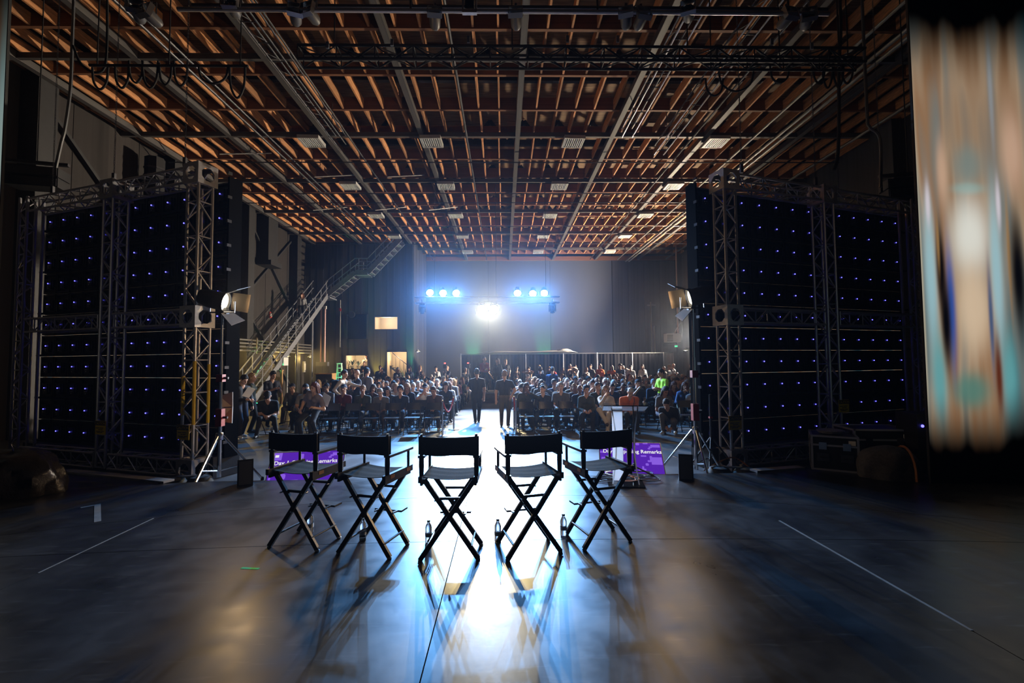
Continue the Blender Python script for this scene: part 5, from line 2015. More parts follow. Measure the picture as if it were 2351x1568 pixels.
GROUPS = {}


def person(body, loc, rz, label, top, bottom, hair, hairc, skin=0, shoe=0, group=None, scale=1.0, cat='person'):
    me, HM = body
    o = put('person', me)
    o.location = loc
    o.rotation_euler = (0, 0, rz)
    o.scale = (scale, scale, scale)
    for i, m in enumerate((SKIN[skin], CLOTH[top], CLOTH[bottom], SHOES[shoe], EYE, LIP)):
        o.material_slots[i].link = 'OBJECT'
        o.material_slots[i].material = m
    if hair:
        hh = put('cap' if hair == 'cap' else 'hair', HAIR[hair], o, HM)
        hh.material_slots[0].link = 'OBJECT'
        hh.material_slots[0].material = HAIRC[hairc] if hairc in HAIRC else CLOTH[hairc]
    tag(o, label, cat, group)
    return o
# ------------------------------------------------------------------ audience folding chairs (they face the stage, -y)
SEATM = mat('chair_seat_vinyl', (0.012, 0.012, 0.016), 0.28)
fm = {}
for s in (-1, 1):
    m = MB()
    m.tube([(s * 0.21, -0.2, 0.0), (s * 0.21, -0.02, 0.43), (s * 0.2, 0.16, 0.84)], 0.012, 6)
    m.tube([(s * 0.19, 0.24, 0.0), (s * 0.19, 0.04, 0.3), (s * 0.19, -0.14, 0.44)], 0.011, 6)
    m.tube([(s * 0.2, 0.2, 0.12), (s * 0.2, -0.16, 0.12)], 0.007, 5)
    fm[s] = m
m = MB()
n = 8
for i in range(n):
    u0, u1 = -1 + 2 * i / n, -1 + 2 * (i + 1) / n
    b0, b1 = 0.025 * (1 - u0 * u0), 0.025 * (1 - u1 * u1)
    pts = []
    for (u, bb) in ((u0, b0), (u1, b1)):
        for (y, z) in ((0.085 + bb, 0.64), (0.155 + bb, 0.83), (0.17 + bb, 0.825), (0.1 + bb, 0.635)):
            pts.append((u * 0.205, y, z))
    fs = [(0, 1, 5, 4), (1, 2, 6, 5), (2, 3, 7, 6), (3, 0, 4, 7)]
    if i == 0:
        fs.append((3, 2, 1, 0))
    if i == n - 1:
        fs.append((4, 5, 6, 7))
    m.add(pts, fs)
back_mb = m
seat_mb = MB()
seat_mb.add([(-0.19, -0.22, 0.435), (0.19, -0.22, 0.435), (0.2, 0.14, 0.425), (-0.2, 0.14, 0.425), (-0.2, -0.21, 0.455), (0.2, -0.21, 0.455), (0.2, 0.14, 0.45), (-0.2, 0.14, 0.45), (-0.17, -0.245, 0.44), (0.17, -0.245, 0.44)],
            [(3, 2, 1, 0), (4, 5, 6, 7), (1, 2, 6, 5), (2, 3, 7, 6), (3, 0, 4, 7), (0, 1, 9, 8), (8, 9, 5, 4), (1, 5, 9), (0, 8, 4)])
xbar = MB().tube([(-0.2, -0.19, 0.06), (0.2, -0.19, 0.06)], 0.008, 5)
xbar.tube([(-0.19, 0.22, 0.06), (0.19, 0.22, 0.06)], 0.008, 5)
ch_seat = seat_mb.mesh('seat', SEATM)
ch_back = back_mb.mesh('backrest', SEATM, True)
ch_side = {s: fm[s].mesh('side_frame', mat('chair_frame_black', (0.02, 0.02, 0.024), 0.3, 0.6), True) for s in (-1, 1)}
ch_bar = xbar.mesh('cross_bar', MATS['chair_frame_black'], True)
one = MB()
for part, mi in ((seat_mb, 0), (back_mb, 0), (fm[-1], 1), (fm[1], 1), (xbar, 1)):
    one.add(part.v, part.f, mi)
ch_one = one.mesh('folding_chair', [SEATM, MATS['chair_frame_black']])


def folding_chair(loc, rz, label, parts=False, group='black folding chairs of the audience'):
    if not parts:
        o = put('folding_chair', ch_one)
        o.location = loc
        o.rotation_euler = (0, 0, rz)
        return tag(o, label, 'chair', group)
    t = thing('folding_chair', label, 'chair', loc, rz, group)
    put('seat', ch_seat, t)
    put('backrest', ch_back, t)
    put('side_frame', ch_side[-1], t)
    put('side_frame', ch_side[1], t)
    put('cross_bar', ch_bar, t)
    return t


# ------------------------------------------------------------------ pose library
rp = random.Random(21)
SEAT_POSES = []
seat_defs = [
    dict(lean=0.05, hands=((-0.1, -0.3, -0.22), (0.1, -0.3, -0.22)), sleeve='short'),
    dict(lean=0.3, hands=((-0.06, -0.3, -0.16), (0.06, -0.3, -0.16)), head=(0, 0.45), sleeve='short'),
    dict(lean=-0.08, hands=((-0.05, -0.2, -0.12), (0.05, -0.2, -0.1)), head=(0.25, 0.0), sleeve='long'),
    dict(lean=0.12, hands=((-0.16, -0.36, -0.24), (0.12, -0.34, -0.22)), head=(-0.4, 0.05), sleeve='long', spread=1.5),
    dict(lean=0.1, hands=((-0.05, -0.24, 0.22), (0.12, -0.3, -0.2)), head=(0.1, 0.1), sleeve='short'),
    dict(lean=-0.05, hands=((-0.1, -0.34, -0.22), (0.1, -0.34, -0.2)), head=(0.5, 0.0), sleeve='short', twist=0.25),
    dict(lean=0.4, hands=((-0.04, -0.28, -0.1), (0.04, -0.28, -0.1)), head=(0, 0.3), sleeve='long', spread=1.6),
    dict(lean=0.04, hands=((-0.1, -0.34, -0.22), (0.1, -0.32, -0.2)), head=(0.0, 0.08), sleeve='long', fem=True),
    dict(lean=0.2, hands=((-0.05, -0.3, -0.14), (0.06, -0.3, -0.14)), head=(0.0, 0.4), sleeve='short', fem=True),
    dict(lean=0.0, hands=((-0.1, -0.25, -0.12), (0.07, -0.22, -0.08)), head=(-0.5, 0.0), sleeve='long', fem=True, twist=-0.2),
    dict(lean=0.05, side=0.1, hands=((-0.08, -0.3, -0.18), (0.08, -0.22, 0.2)), head=(0.15, 0.05), sleeve='long', fem=True),
]
for d in seat_defs:
    SEAT_POSES.append((make_body(True, **d), d.get('fem', False)))
STAND_POSES = []
stand_defs = [
    dict(lean=0.0),
    dict(lean=0.04, hands=((-0.05, -0.24, -0.14), (0.05, -0.24, -0.1)), sleeve='long'),
    dict(lean=0.0, hands=((-0.25, -0.02, -0.45), (0.08, -0.25, 0.1)), head=(0.5, 0.0)),
    dict(lean=0.05, hands=((-0.08, -0.26, -0.05), (0.1, -0.24, -0.05)), head=(0, 0.35)),
    dict(lean=-0.02, hands=((-0.26, -0.05, -0.5), (0.26, -0.05, -0.5)), head=(-0.4, 0), sleeve='long', fem=True),
    dict(lean=0.02, hands=((-0.06, -0.22, -0.1), (0.2, -0.1, -0.4)), head=(0.2, 0.1), fem=True),
    dict(lean=0.0, hands=((-0.1, -0.28, 0.28), (0.12, -0.28, 0.3)), head=(0, -0.05)),
]
for d in stand_defs:
    STAND_POSES.append((make_body(False, **d), d.get('fem', False)))

MH = [('short', 'black'), ('short', 'brown'), ('crop', 'black'), ('crop', 'grey'), ('bald', 'grey'), ('cap', 'black'), ('short', 'grey'), ('curly', 'black'), ('short', 'fair'), ('crop', 'brown'), ('short', 'white'), ('cap', 'navy')]
FH = [('long', 'black'), ('long', 'brown'), ('bob', 'brown'), ('long', 'fair'), ('bun', 'black'), ('bob', 'grey'), ('long', 'auburn')]
TOPS = ['black', 'black', 'charcoal', 'navy', 'navy', 'navy', 'grey', 'grey', 'pale grey', 'pale grey', 'white', 'blue', 'blue', 'olive', 'brown', 'maroon', 'denim blue', 'charcoal']
BOTS = ['black', 'charcoal', 'navy', 'denim blue', 'khaki', 'brown']
HWORD = {'short': 'short {} hair', 'crop': 'cropped {} hair', 'bald': 'balding head', 'cap': '{} cap', 'curly': 'curly {} hair', 'long': 'long {} hair', 'bob': '{} bobbed hair', 'bun': '{} hair bun'}

ROW0, RP = 12.62, 0.93
SP = 0.555
LX, RX = -1.95, 0.62


def seat_xy(side, row, seat):
    """row 1 is the front row; seat 1 is next to the aisle"""
    y = ROW0 + (row - 1) * RP
    d = (seat - 1) * SP
    curve = -0.02 * max(0, d - 2.5) ** 2 * (1 if row > 1 else 0.6)
    x = (LX - d) if side == 'l' else (RX + d)
    return x, y + curve


SIDEW = {'l': 'left of the aisle', 'r': 'right of the aisle'}
front_empty = {('l', k) for k in range(1, 7)} | {('r', k) for k in range(1, 4)}
front_taken = {('l', 7), ('l', 9), ('r', 4), ('r', 5), ('r', 6), ('r', 8), ('r', 9)}
NROW = 12
HEROES = [(-5.15, 14.65), (-4.8, 15.1), (-4.7, 15.7), (4.95, 14.1), (4.85, 13.4), (5.0, 12.9), (6.6, 14.6), (1.55, 19.3), (1.98, 18.6), (-4.95, 12.0), (-7.15, 13.1), (-7.2, 14.3), (-7.6, 12.9), (6.2, 14.2), (-0.55, 22.9)]
count = 0
for row in range(1, NROW + 1):
    for side, n in (('l', 10), ('r', 12 if row < 6 else 16)):
        for seat in range(1, n + 1):
            x, y = seat_xy(side, row, seat)
            if row == 1:
                if (side, seat) in front_empty or (side, seat) in front_taken:
                    st_ = 'empty' if (side, seat) in front_empty else 'taken'
                    folding_chair((x, y, 0), rp.uniform(-0.03, 0.03), '%s black folding chair, front row, %s seat %s' % (st_, ordinal(seat), SIDEW[side]), True)
                continue
            if row == 2 and side == 'l' and seat in (9, 10):
                continue
            # the outer seats thin out towards the back
            if side == 'l' and row > 8 and seat > 9:
                continue
            if any((x - a) ** 2 + (y - b) ** 2 < 0.36 for a, b in HEROES):
                continue
            jx, jy = rp.uniform(-0.05, 0.05), rp.uniform(-0.08, 0.08)
            folding_chair((x, y, 0), 0, 'black folding chair, %s row, %s seat %s' % (ordinal(row), ordinal(seat), SIDEW[side]), row <= 2)
            if rp.random() < 0.16:
                continue
            bi = rp.randrange(len(SEAT_POSES))
            body, fem = SEAT_POSES[bi]
            hs, hc = rp.choice(FH if fem else MH)
            top = rp.choice(TOPS)
            if row > 9 and rp.random() < 0.15:
                top = rp.choice(['orange', 'red', 'tan', 'cream'])
            lab = 'seated person, %s top, %s, %s row, %s seat %s' % (top, HWORD[hs].format(hc), ordinal(row), ordinal(seat), SIDEW[side])
            person(body, (x + jx, y + 0.02 + jy * 0.4, 0), rp.uniform(-0.2, 0.2), lab, top, rp.choice(BOTS), hs, hc, rp.choice([0, 0, 1, 1, 2, 3, 4]), rp.choice([0, 0, 1, 2]), 'seated audience', rp.uniform(0.95, 1.04))
            count += 1

# standing spectators behind the seats
stand = []
XS = []
x = -8.2
while x < 12.6:
    if not (-2.2 < x < 0.6 and False):
        XS.append(x + rp.uniform(-0.12, 0.12))
    x += rp.uniform(0.34, 0.52) if x > 2 else rp.uniform(0.55, 0.95)
for k, x in enumerate(sorted(XS)):
    y = rp.uniform(25.2, 27.8) if x < 8.5 else rp.uniform(23.5, 27.0)
    body, fem = STAND_POSES[rp.randrange(len(STAND_POSES))]
    hs, hc = rp.choice(FH if fem else MH)
    if x > 1 and rp.random() < 0.3:
        top = rp.choice(['orange', 'orange', 'tan', 'red', 'white'])
    elif x > 9:
        top = rp.choice(['white', 'pale grey', 'grey', 'red', 'navy'])
    else:
        top = rp.choice(TOPS)
    lab = 'standing person, %s top, %s, behind seats, %s from staircase' % (top, HWORD[hs].format(hc), ordinal(k + 1))
    person(body, (x, y, 0), rp.uniform(-0.9, 0.9), lab, top, rp.choice(BOTS), hs, hc, rp.choice([0, 0, 1, 2, 4]), 0, 'standing spectators behind the seats', rp.uniform(0.94, 1.05))

# ------------------------------------------------------------------ people who stand out
HI = 0.0135
b = make_body(False, lean=0.02, hands=((-0.22, 0.02, -0.42), (0.2, -0.16, -0.24)), head=(0.25, 0.15), h=HI, legs=((-0.05, -0.06, 0.09), (0.06, 0.1, 0.09)))
person(b, (-0.86, 14.8, 0), math.pi + 0.1, 'person all in black with a cap walking away down the bright aisle', 'black', 'black', 'cap', 'black', 1, 0)
b = make_body(False, lean=0.0, hands=((-0.2, 0.06, -0.32), (0.27, -0.02, -0.42)), poles=((-1, 0.7, 0), (0.6, 0.6, -0.5)), h=HI, width=1.08, head=(0.2, 0))
person(b, (0.03, 13.8, 0), math.pi - 0.1, 'person in dark polo and khaki trousers standing in the aisle, seen from behind', 'charcoal', 'khaki', 'short', 'fair', 0, 0, scale=0.98)

# group standing by the staircase-side tripod
b = make_body(False, lean=0.12, hands=((-0.06, -0.3, -0.14), (0.1, -0.32, -0.16)), head=(0, 0.45), sleeve='long', h=HI, legs=((-0.1, -0.12, 0.09), (0.12, 0.08, 0.09)))
person(b, (-6.95, 12.2, 0), 1.15, 'person in dark jacket reading a white sheet beside the tripod lamp', 'black', 'navy', 'short', 'black', 1, 2, scale=0.97)
pp = MB()
pp.add([(-0.1, 0, -0.14), (0.1, 0, -0.14), (0.11, 0.015, 0.14), (-0.09, 0.015, 0.14), (-0.1, 0.003, -0.14), (0.1, 0.003, -0.14), (0.11, 0.018, 0.14), (-0.09, 0.018, 0.14)], [(0, 1, 2, 3), (7, 6, 5, 4), (0, 4, 5, 1), (1, 5, 6, 2), (2, 6, 7, 3), (3, 7, 4, 0)])
o = pp.build('paper_sheet', PAPER)
o.location = (-6.68, 12.1, 1.2)
o.rotation_euler = (0.5, 0.35, 1.0)
tag(o, 'white paper sheet held by the person in the dark jacket beside the tripod lamp', 'paper')
b2, _ = STAND_POSES[1]
person(b2, (-7.6, 12.9, 0), 0.5, 'white-haired person in dark clothes looking down behind the person with the paper sheet', 'charcoal', 'navy', 'crop', 'white', 0, 0, scale=0.98)
b2, _ = STAND_POSES[4]
person(b2, (-7.15, 13.1, 0), 2.0, 'person with long fair hair in a dark coat near the tripod lamp', 'olive', 'black', 'long', 'fair', 0, 0, scale=0.99)
b2, _ = STAND_POSES[0]
person(b2, (-8.4, 14.2, 0), 0.3, 'person in black with cropped hair at the edge of the LED wall', 'black', 'black', 'crop', 'black', 2, 0)
b2, _ = STAND_POSES[3]
person(b2, (-7.2, 14.3, 0), 1.0, 'person in navy by the foot of the stairs behind the fair-haired person', 'navy', 'black', 'short', 'black', 1, 0)

# front row, staircase side
b = make_body(True, lean=0.5, hands=((-0.05, -0.28, -0.12), (0.05, -0.28, -0.12)), head=(0, 0.35), spread=1.8, h=HI)
fx, fy = seat_xy('l', 1, 9)
person(b, (fx, fy + 0.02, 0), 0.35, 'person in black cap bent over a phone at the front row end', 'black', 'black', 'cap', 'black', 1, 0)
ph = MB().box((0, 0, 0), (0.075, 0.012, 0.15)).build('phone', BLACK)
ph.location = (fx - 0.13, fy - 0.62, 0.66)
ph.rotation_euler = (-0.9, 0, 0.35)
tag(ph, 'black phone held by the person in a cap at the end of the front row', 'phone')
b = make_body(False, pelvis=(0, 0, 0.78), lean=0.35, side=0.38, twist=-0.1, hands=((-0.1, -0.34, -0.2), (0.26, -0.3, -0.02)), head=(-0.2, 0.1), fem=True, sleeve='short', h=HI, legs=((-0.2, -0.2, 0.09), (0.16, -0.1, 0.09)), width=1.12)
person(b, (-4.95, 12.0, 0), -0.15, 'person in lilac striped shirt half sitting and leaning over with papers by the front row', 'lilac grey', 'charcoal', 'bob', 'auburn', 0, 1)
o = copy_tree(bpy.data.objects['paper_sheet'])
o.location = (-4.55, 11.75, 1.02)
o.rotation_euler = (0.35, 0.5, -0.2)
o.scale = (1.15, 1.15, 1.15)
tag(o, 'white paper sheets held by the leaning person in the lilac shirt', 'paper')
b = make_body(True, lean=0.3, hands=((-0.05, -0.3, -0.12), (0.05, -0.3, -0.12)), head=(0, 0.5), spread=1.4, h=HI)
fx, fy = seat_xy('l', 1, 7)
person(b, (fx, fy + 0.02, 0), 0.0, 'person in black shirt looking down at a phone beside the empty front-row chairs', 'black', 'charcoal', 'short', 'black', 1, 0)
o = copy_tree(ph)
o.location = (fx, fy - 0.5, 0.72)
o.rotation_euler = (-0.8, 0, 0)
tag(o, 'black phone held by the person beside the empty front-row chairs', 'phone')
# talking trio standing among the rows
b = make_body(False, lean=0.08, hands=((-0.2, -0.05, -0.3), (0.08, -0.55, 0.02)), sleeve='long', h=HI, head=(0, 0.1))
person(b, (-5.15, 14.65, 0), 1.45, 'person in pale shirt with a backpack pointing across the rows', 'cream', 'charcoal', 'short', 'brown', 0, 1)
bp = thing('backpack', 'black backpack worn by the person pointing across the rows', 'backpack', (-5.33, 14.65, 1.2), 1.45)
MB().lathe([(0.08, -0.2), (0.14, -0.18), (0.16, 0.0), (0.13, 0.18), (0.06, 0.22)], 12).build('pack_body', CLOTH['black'], bp, True)
member('strap', (-0.09, -0.02, 0.2), (-0.1, -0.24, 0.12), 0.02, CLOTH['black'], bp)
member('strap', (0.09, -0.02, 0.2), (0.1, -0.24, 0.12), 0.02, CLOTH['black'], bp)
person(STAND_POSES[2][0], (-4.8, 15.1, 0), -1.0, 'bald bearded person in navy jacket facing the pointing person', 'navy', 'charcoal', 'bald', 'brown', 0, 0)
person(STAND_POSES[1][0], (-4.7, 15.7, 0), 2.6, 'person in pale grey shirt seen from behind near the bald bearded person', 'pale grey', 'denim blue', 'short', 'black', 1, 0, scale=1.03)

# front row, lectern side
b = make_body(True, lean=0.02, hands=((-0.08, -0.36, -0.2), (0.08, -0.36, -0.2)), head=(0.35, 0.05), fem=True, sleeve='long', h=HI)
fx, fy = seat_xy('r', 1, 4)
person(b, (fx, fy + 0.02, 0), -0.1, 'person in olive shirt with dark hair in a bun seated beside the empty front-row chairs', 'olive', 'black', 'bun', 'black', 1, 0)
b = make_body(True, lean=0.15, hands=((0.03, -0.24, 0.22), (0.12, -0.32, -0.2)), head=(0.15, 0.1), fem=True, sleeve='long', h=HI, legs=((0.08, -0.52, 0.3, (0.2, -1, 0.3)), (0.08, -0.42, 0.09)))
fx, fy = seat_xy('r', 1, 5)
person(b, (fx, fy + 0.02, 0), -0.35, 'person in cream suit with long fair hair sitting cross-legged in the front row', 'cream', 'cream', 'long', 'fair', 0, 1)
b = make_body(True, lean=0.45, hands=((-0.04, -0.28, -0.12), (0.04, -0.28, -0.12)), head=(0, 0.45), sleeve='long', h=HI, width=1.1)
fx, fy = seat_xy('r', 1, 6)
person(b, (fx + 0.05, fy + 0.05, 0), 0.0, 'white-haired person in bright orange vest seated behind the lectern', 'orange', 'charcoal', 'crop', 'white', 0, 0)
b = make_body(True, lean=0.28, hands=((-0.05, -0.3, -0.14), (0.06, -0.3, -0.14)), head=(0.1, 0.4), fem=True, sleeve='short', h=HI)
fx, fy = seat_xy('r', 1, 8)
person(b, (fx - 0.1, fy, 0), 0.0, 'person with long dark hair and grey top looking down, next to the lectern', 'grey', 'denim blue', 'long', 'black', 2, 0)
fx, fy = seat_xy('r', 1, 9)
# crouching person
b = make_body(True, pelvis=(0, 0.1, 0.34), lean=0.75, hands=((-0.05, -0.32, -0.2), (0.08, -0.3, -0.24)), head=(0, 0.3), sleeve='long', h=HI, legs=((-0.13, -0.22, 0.09), (0.14, -0.02, 0.09)))
person(b, (4.45, 12.2, 0), 1.0 - math.pi / 2, 'person in black jacket crouching on the floor at the end of the front row', 'black', 'grey', 'short', 'black', 1, 2)
person(make_body(False, lean=0.05, hands=((-0.08, -0.28, -0.1), (0.08, -0.28, -0.1)), head=(-0.2, 0.1), h=HI), (4.95, 14.1, 0), -1.2, 'person in neon green shirt standing among the seats', 'neon green', 'black', 'short', 'black', 1, 0, scale=0.98)
b = make_body(False, pelvis=(0, 0.1, 0.9), lean=0.75, hands=((-0.15, -0.3, -0.3), (0.15, -0.25, -0.25)), head=(0, -0.2), sleeve='short', h=HI, width=1.1)
person(b, (6.6, 14.6, 0), -0.9, 'person in black bending over beside the lectern-side LED wall', 'black', 'charcoal', 'short', 'black', 2, 0)
person(STAND_POSES[0][0], (1.55, 19.3, 0), math.pi, 'person in dark jacket standing among the rows, seen from behind, nearer the aisle', 'navy', 'charcoal', 'curly', 'brown', 0, 0)
person(STAND_POSES[1][0], (1.98, 18.6, 0), math.pi - 0.3, 'person in blue shirt standing among the rows, seen from behind, farther from the aisle', 'blue', 'charcoal', 'short', 'brown', 1, 0)

# platform at the end of the aisle with people on it
t = thing('camera_platform', 'low brown platform closing the far end of the aisle', 'platform', (-0.55, 22.9, 0))
block('platform_body', (0, 0, 0.22), (1.7, 2.0, 0.44), mat('brown_plywood', (0.1, 0.06, 0.045), 0.6, vary=0.3), t)
block('platform_top', (0, 0, 0.46), (1.74, 2.04, 0.04), mat('platform_grey', (0.14, 0.13, 0.13), 0.5), t)
block('step', (0, -1.15, 0.12), (1.0, 0.3, 0.24), MATS['brown_plywood'], t)
person(STAND_POSES[1][0], (-0.95, 22.6, 0.48), 0.4, 'person in red and grey standing on the aisle platform, staircase side', 'red', 'charcoal', 'crop', 'grey', 0, 0)
person(STAND_POSES[4][0], (-0.3, 22.7, 0.48), -0.3, 'person in black with long hair standing on the aisle platform', 'black', 'black', 'long', 'brown', 1, 0, scale=0.97)
person(STAND_POSES[5][0], (0.1, 23.4, 0.48), 0.2, 'person in charcoal with fair hair at the drape end of the aisle platform', 'charcoal', 'black', 'long', 'fair', 0, 0, scale=0.95)
# ------------------------------------------------------------------ rope barriers at the head of the aisle


def stanchion(label, x, y):
    t = thing('rope_stanchion', label, 'post', (x, y, 0), 0, 'chrome stanchions at the head of the aisle')
    MB().lathe([(0.16, 0.0), (0.165, 0.01), (0.15, 0.02), (0.03, 0.035)], 20).build('base', STEELDARK, t, True)
    MB().lathe([(0.024, 0.03), (0.024, 0.9), (0.03, 0.9), (0.03, 0.95), (0.024, 0.96), (0.032, 0.985), (0.02, 1.01)], 12).build('post', CHROME, t, True)


sts = [(-1.62, 12.15, 'staircase side, nearer the stage'), (-1.45, 13.3, 'staircase side, farther from the stage'), (0.33, 12.4, 'drape side, nearer the stage'), (0.3, 13.4, 'drape side, farther from the stage')]
for x, y, lb in sts:
    stanchion('chrome rope stanchion beside the aisle, ' + lb, x, y)
ROPE = mat('red_velvet_rope', (0.4, 0.015, 0.02), 0.8)
for (a, b, lb) in ((0, 1, 'red velvet rope sagging between the stanchions on the staircase side of the aisle'), (2, 3, 'red velvet rope sagging between the stanchions on the drape side of the aisle')):
    p, q = V(sts[a][0], sts[a][1], 0.92), V(sts[b][0], sts[b][1], 0.92)
    pts = [p.lerp(q, k / 12) - V(0, 0, 0.34 * math.sin(math.pi * k / 12)) for k in range(13)]
    tag(MB().tube(pts, 0.02, 8).build('velvet_rope', ROPE, None, True), lb, 'rope')

# ------------------------------------------------------------------ pipe and drape behind the audience
DRAPE = mat('black_drape', (0.009, 0.009, 0.012), 0.95, spec=0.1)
DRAPEW = mat('pale_drape', (0.2, 0.2, 0.21), 0.8)
dx = [-2.75, -0.9, 1.45, 3.9, 6.1, 8.4, 10.45, 11.1]
dn = ['nearest the staircase', 'second from the staircase', 'third from the staircase', 'fourth from the staircase', 'fifth from the staircase', 'sixth from the staircase', None]
YD = 29.6
for i in range(7):
    x0, x1 = dx[i], dx[i + 1]
    lab = 'short pale grey drape panel at the end of the long black drape' if i == 6 else 'pleated black drape panel behind the crowd, ' + dn[i]
    t = thing('drape_panel', lab, 'drape', ((x0 + x1) / 2, YD, 0), 0, 'drape panels behind the audience')
    n = int((x1 - x0) / 0.045)
    vs, fs = [], []
    for k in range(n + 1):
        x = x0 + (x1 - x0) * k / n - (x0 + x1) / 2
        y = 0.014 * math.sin(k * 1.25 + i) + 0.02 * math.sin(k * 0.41)
        for (z, s) in ((0.02, 1.25), (1.2, 1.0), (2.42, 0.55)):
            vs.append((x, y * s, z))
    for k in range(n):
        for j in range(2):
            a = k * 3 + j
            fs.append((a, a + 3, a + 4, a + 1))
    MB().add(vs, fs).build('cloth', DRAPEW if i == 6 else DRAPE, t, True)
    member('crossbar', (x0 - (x0 + x1) / 2, 0, 2.46), (x1 - (x0 + x1) / 2, 0, 2.46), 0.022, ALU, t)
    member('upright', (x0 - (x0 + x1) / 2, -0.06, 0), (x0 - (x0 + x1) / 2, -0.06, 2.5), 0.022, ALU, t)
    block('upright_base', (x0 - (x0 + x1) / 2, -0.06, 0.01), (0.4, 0.4, 0.02), STEELDARK, t)
    if i == 6:
        member('upright', (x1 - (x0 + x1) / 2, -0.06, 0), (x1 - (x0 + x1) / 2, -0.06, 2.5), 0.022, ALU, t)
# white cloth bundled along the top of the drape
vs, fs = [], []
nn = 40
for k in range(nn + 1):
    u = k / nn
    x = -1.65 + 6.5 * u
    hgt = (0.06 + 0.1 * u + 0.03 * math.sin(9 * u) + (0.05 if 0.82 < u < 0.95 else 0)) * min(1, 6 * u, 9 * (1 - u) + 0.05)
    for q in range(8):
        a = math.pi * 2 * q / 8
        vs.append((x, YD + 0.25 * math.cos(a) * (0.4 + 0.6 * min(1, 8 * u, 8 * (1 - u))), 2.52 + hgt * (0.9 + math.sin(a)) * 0.6))
for k in range(nn):
    for q in range(8):
        fs.append((k * 8 + q, k * 8 + (q + 1) % 8, (k + 1) * 8 + (q + 1) % 8, (k + 1) * 8 + q))
fs += [tuple(range(7, -1, -1)), tuple(nn * 8 + q for q in range(8))]
tag(MB().add(vs, fs).build('white_cloth', WHITE, None, True), 'long white cloth heaped along the top of the black drape', 'cloth')

# ------------------------------------------------------------------ steel staircase
s = thing('steel_staircase', 'tall grey steel staircase climbing the board wall to the ceiling', 'stairs', (0, 0, 0))
XR, XLft = -11.0, -11.9
Y0, Z0 = 20.0, 0.0
sl = 0.706
Y1 = 28.6
Z1s = (Y1 - Y0) * sl
for x in (XR, XLft):
    MB().bar((x, Y0, Z0 + 0.1), (x, Y1, Z1s + 0.1), 0.06, 0.3).build('stringer', STAIRGREY, s)
    for (dz) in (0.55, 1.0):
        member('handrail', (x, Y0 + 0.2, Z0 + dz + 0.2), (x, Y1, Z1s + dz + 0.05), 0.028, STAIRGREY, s)
    for k in range(11):
        y = Y0 + 0.2 + k * 0.82
        z = (y - Y0) * sl
        member('baluster', (x, y, z + 0.1), (x, y, z + 1.05), 0.024, STAIRGREY, s)
nt_ = 32
for k in range(nt_):
    y = Y0 + (k + 0.5) * (Y1 - Y0) / nt_
    z = (k + 0.8) * Z1s / nt_
    block('tread', ((XR + XLft) / 2, y, z), (0.86, 0.27, 0.035), STAIRGREY, s)
# landing and the flight along the back wall
YU = 29.25
block('landing', (-11.5, 29.2, Z1s), (1.3, 1.2, 0.08), STAIRGREY, s)
seg = [(-11.2, Z1s), (-9.35, Z1s + 1.5), (-8.55, Z1s + 1.5), (-6.5, CEIL - 0.2)]
for yy in (28.75, 29.7):
    for (a, b) in zip(seg[:-1], seg[1:]):
        MB().bar((a[0], yy, a[1] + 0.1), (b[0], yy, b[1] + 0.1), 0.06, 0.32).build('stringer', STAIRGREY, s)
        for dz in (0.55, 1.0):
            member('handrail', (a[0], yy, a[1] + dz), (b[0], yy, b[1] + dz), 0.028, STAIRGREY, s)
    for k in range(10):
        u = k / 9 * 0.999
        x = -11.2 + 4.7 * u
        for (a, b) in zip(seg[:-1], seg[1:]):
            if a[0] <= x <= b[0]:
                z = a[1] + (b[1] - a[1]) * (x - a[0]) / (b[0] - a[0])
        member('baluster', (x, yy, z), (x, yy, z + 1.0), 0.024, STAIRGREY, s)
for k in range(16):
    u = (k + 0.5) / 16
    x = -11.2 + 4.6 * u
    for (a, b) in zip(seg[:-1], seg[1:]):
        if a[0] <= x <= b[0]:
            z = a[1] + (b[1] - a[1]) * (x - a[0]) / (b[0] - a[0])
    block('tread', (x, YU, z + 0.05), (0.28, 0.9, 0.035), STAIRGREY, s)
# support posts
for (x, y, z) in ((-11.0, 26.4, 4.4), (-11.9, 26.4, 4.4), (-11.0, 23.4, 2.3)):
    member('support_post', (x, y, 0), (x, y, z), 0.05, STAIRGREY, s)
block('sign_box', (-10.95, 23.1, 2.05), (0.06, 0.5, 0.4), WHITE, s)
person(STAND_POSES[4][0], (-11.4, 25.9, (25.9 - Y0) * sl + 0.1), 0.3, 'person in pale top standing halfway up the steel staircase', 'pale grey', 'black', 'long', 'auburn', 0, 0, scale=0.98)

# ------------------------------------------------------------------ small wall lamps, uplights and coloured light
SHADE = mat('enamel_shade', (0.6, 0.6, 0.56), 0.4)


def wall_lamp(label, loc, col, power, wall_dir):
    t = thing('wall_lamp', label, 'lamp', loc)
    MB().lathe([(0.17, -0.05), (0.16, -0.03), (0.07, 0.06), (0.03, 0.1)], 14).build('shade', SHADE, t, True)
    MB().lathe([(0.02, -0.07), (0.045, -0.05), (0.045, -0.02), (0.02, 0.0)], 10).build('bulb', emit('bulb_' + col[0], col[1], 12.0), t, True)
    member('arm', (0, 0, 0.1), (wall_dir[0] * 0.45, wall_dir[1] * 0.45, 0.12), 0.015, STEELDARK, t)
    l = bpy.data.lights.new('wall_lamp_light', 'POINT')
    l.energy = power
    l.color = col[1]
    l.shadow_soft_size = 0.05
    o = bpy.data.objects.new('wall_lamp_light', l)
    COL.objects.link(o)
    o.location = Vector(loc) + V(0, 0, -0.14)


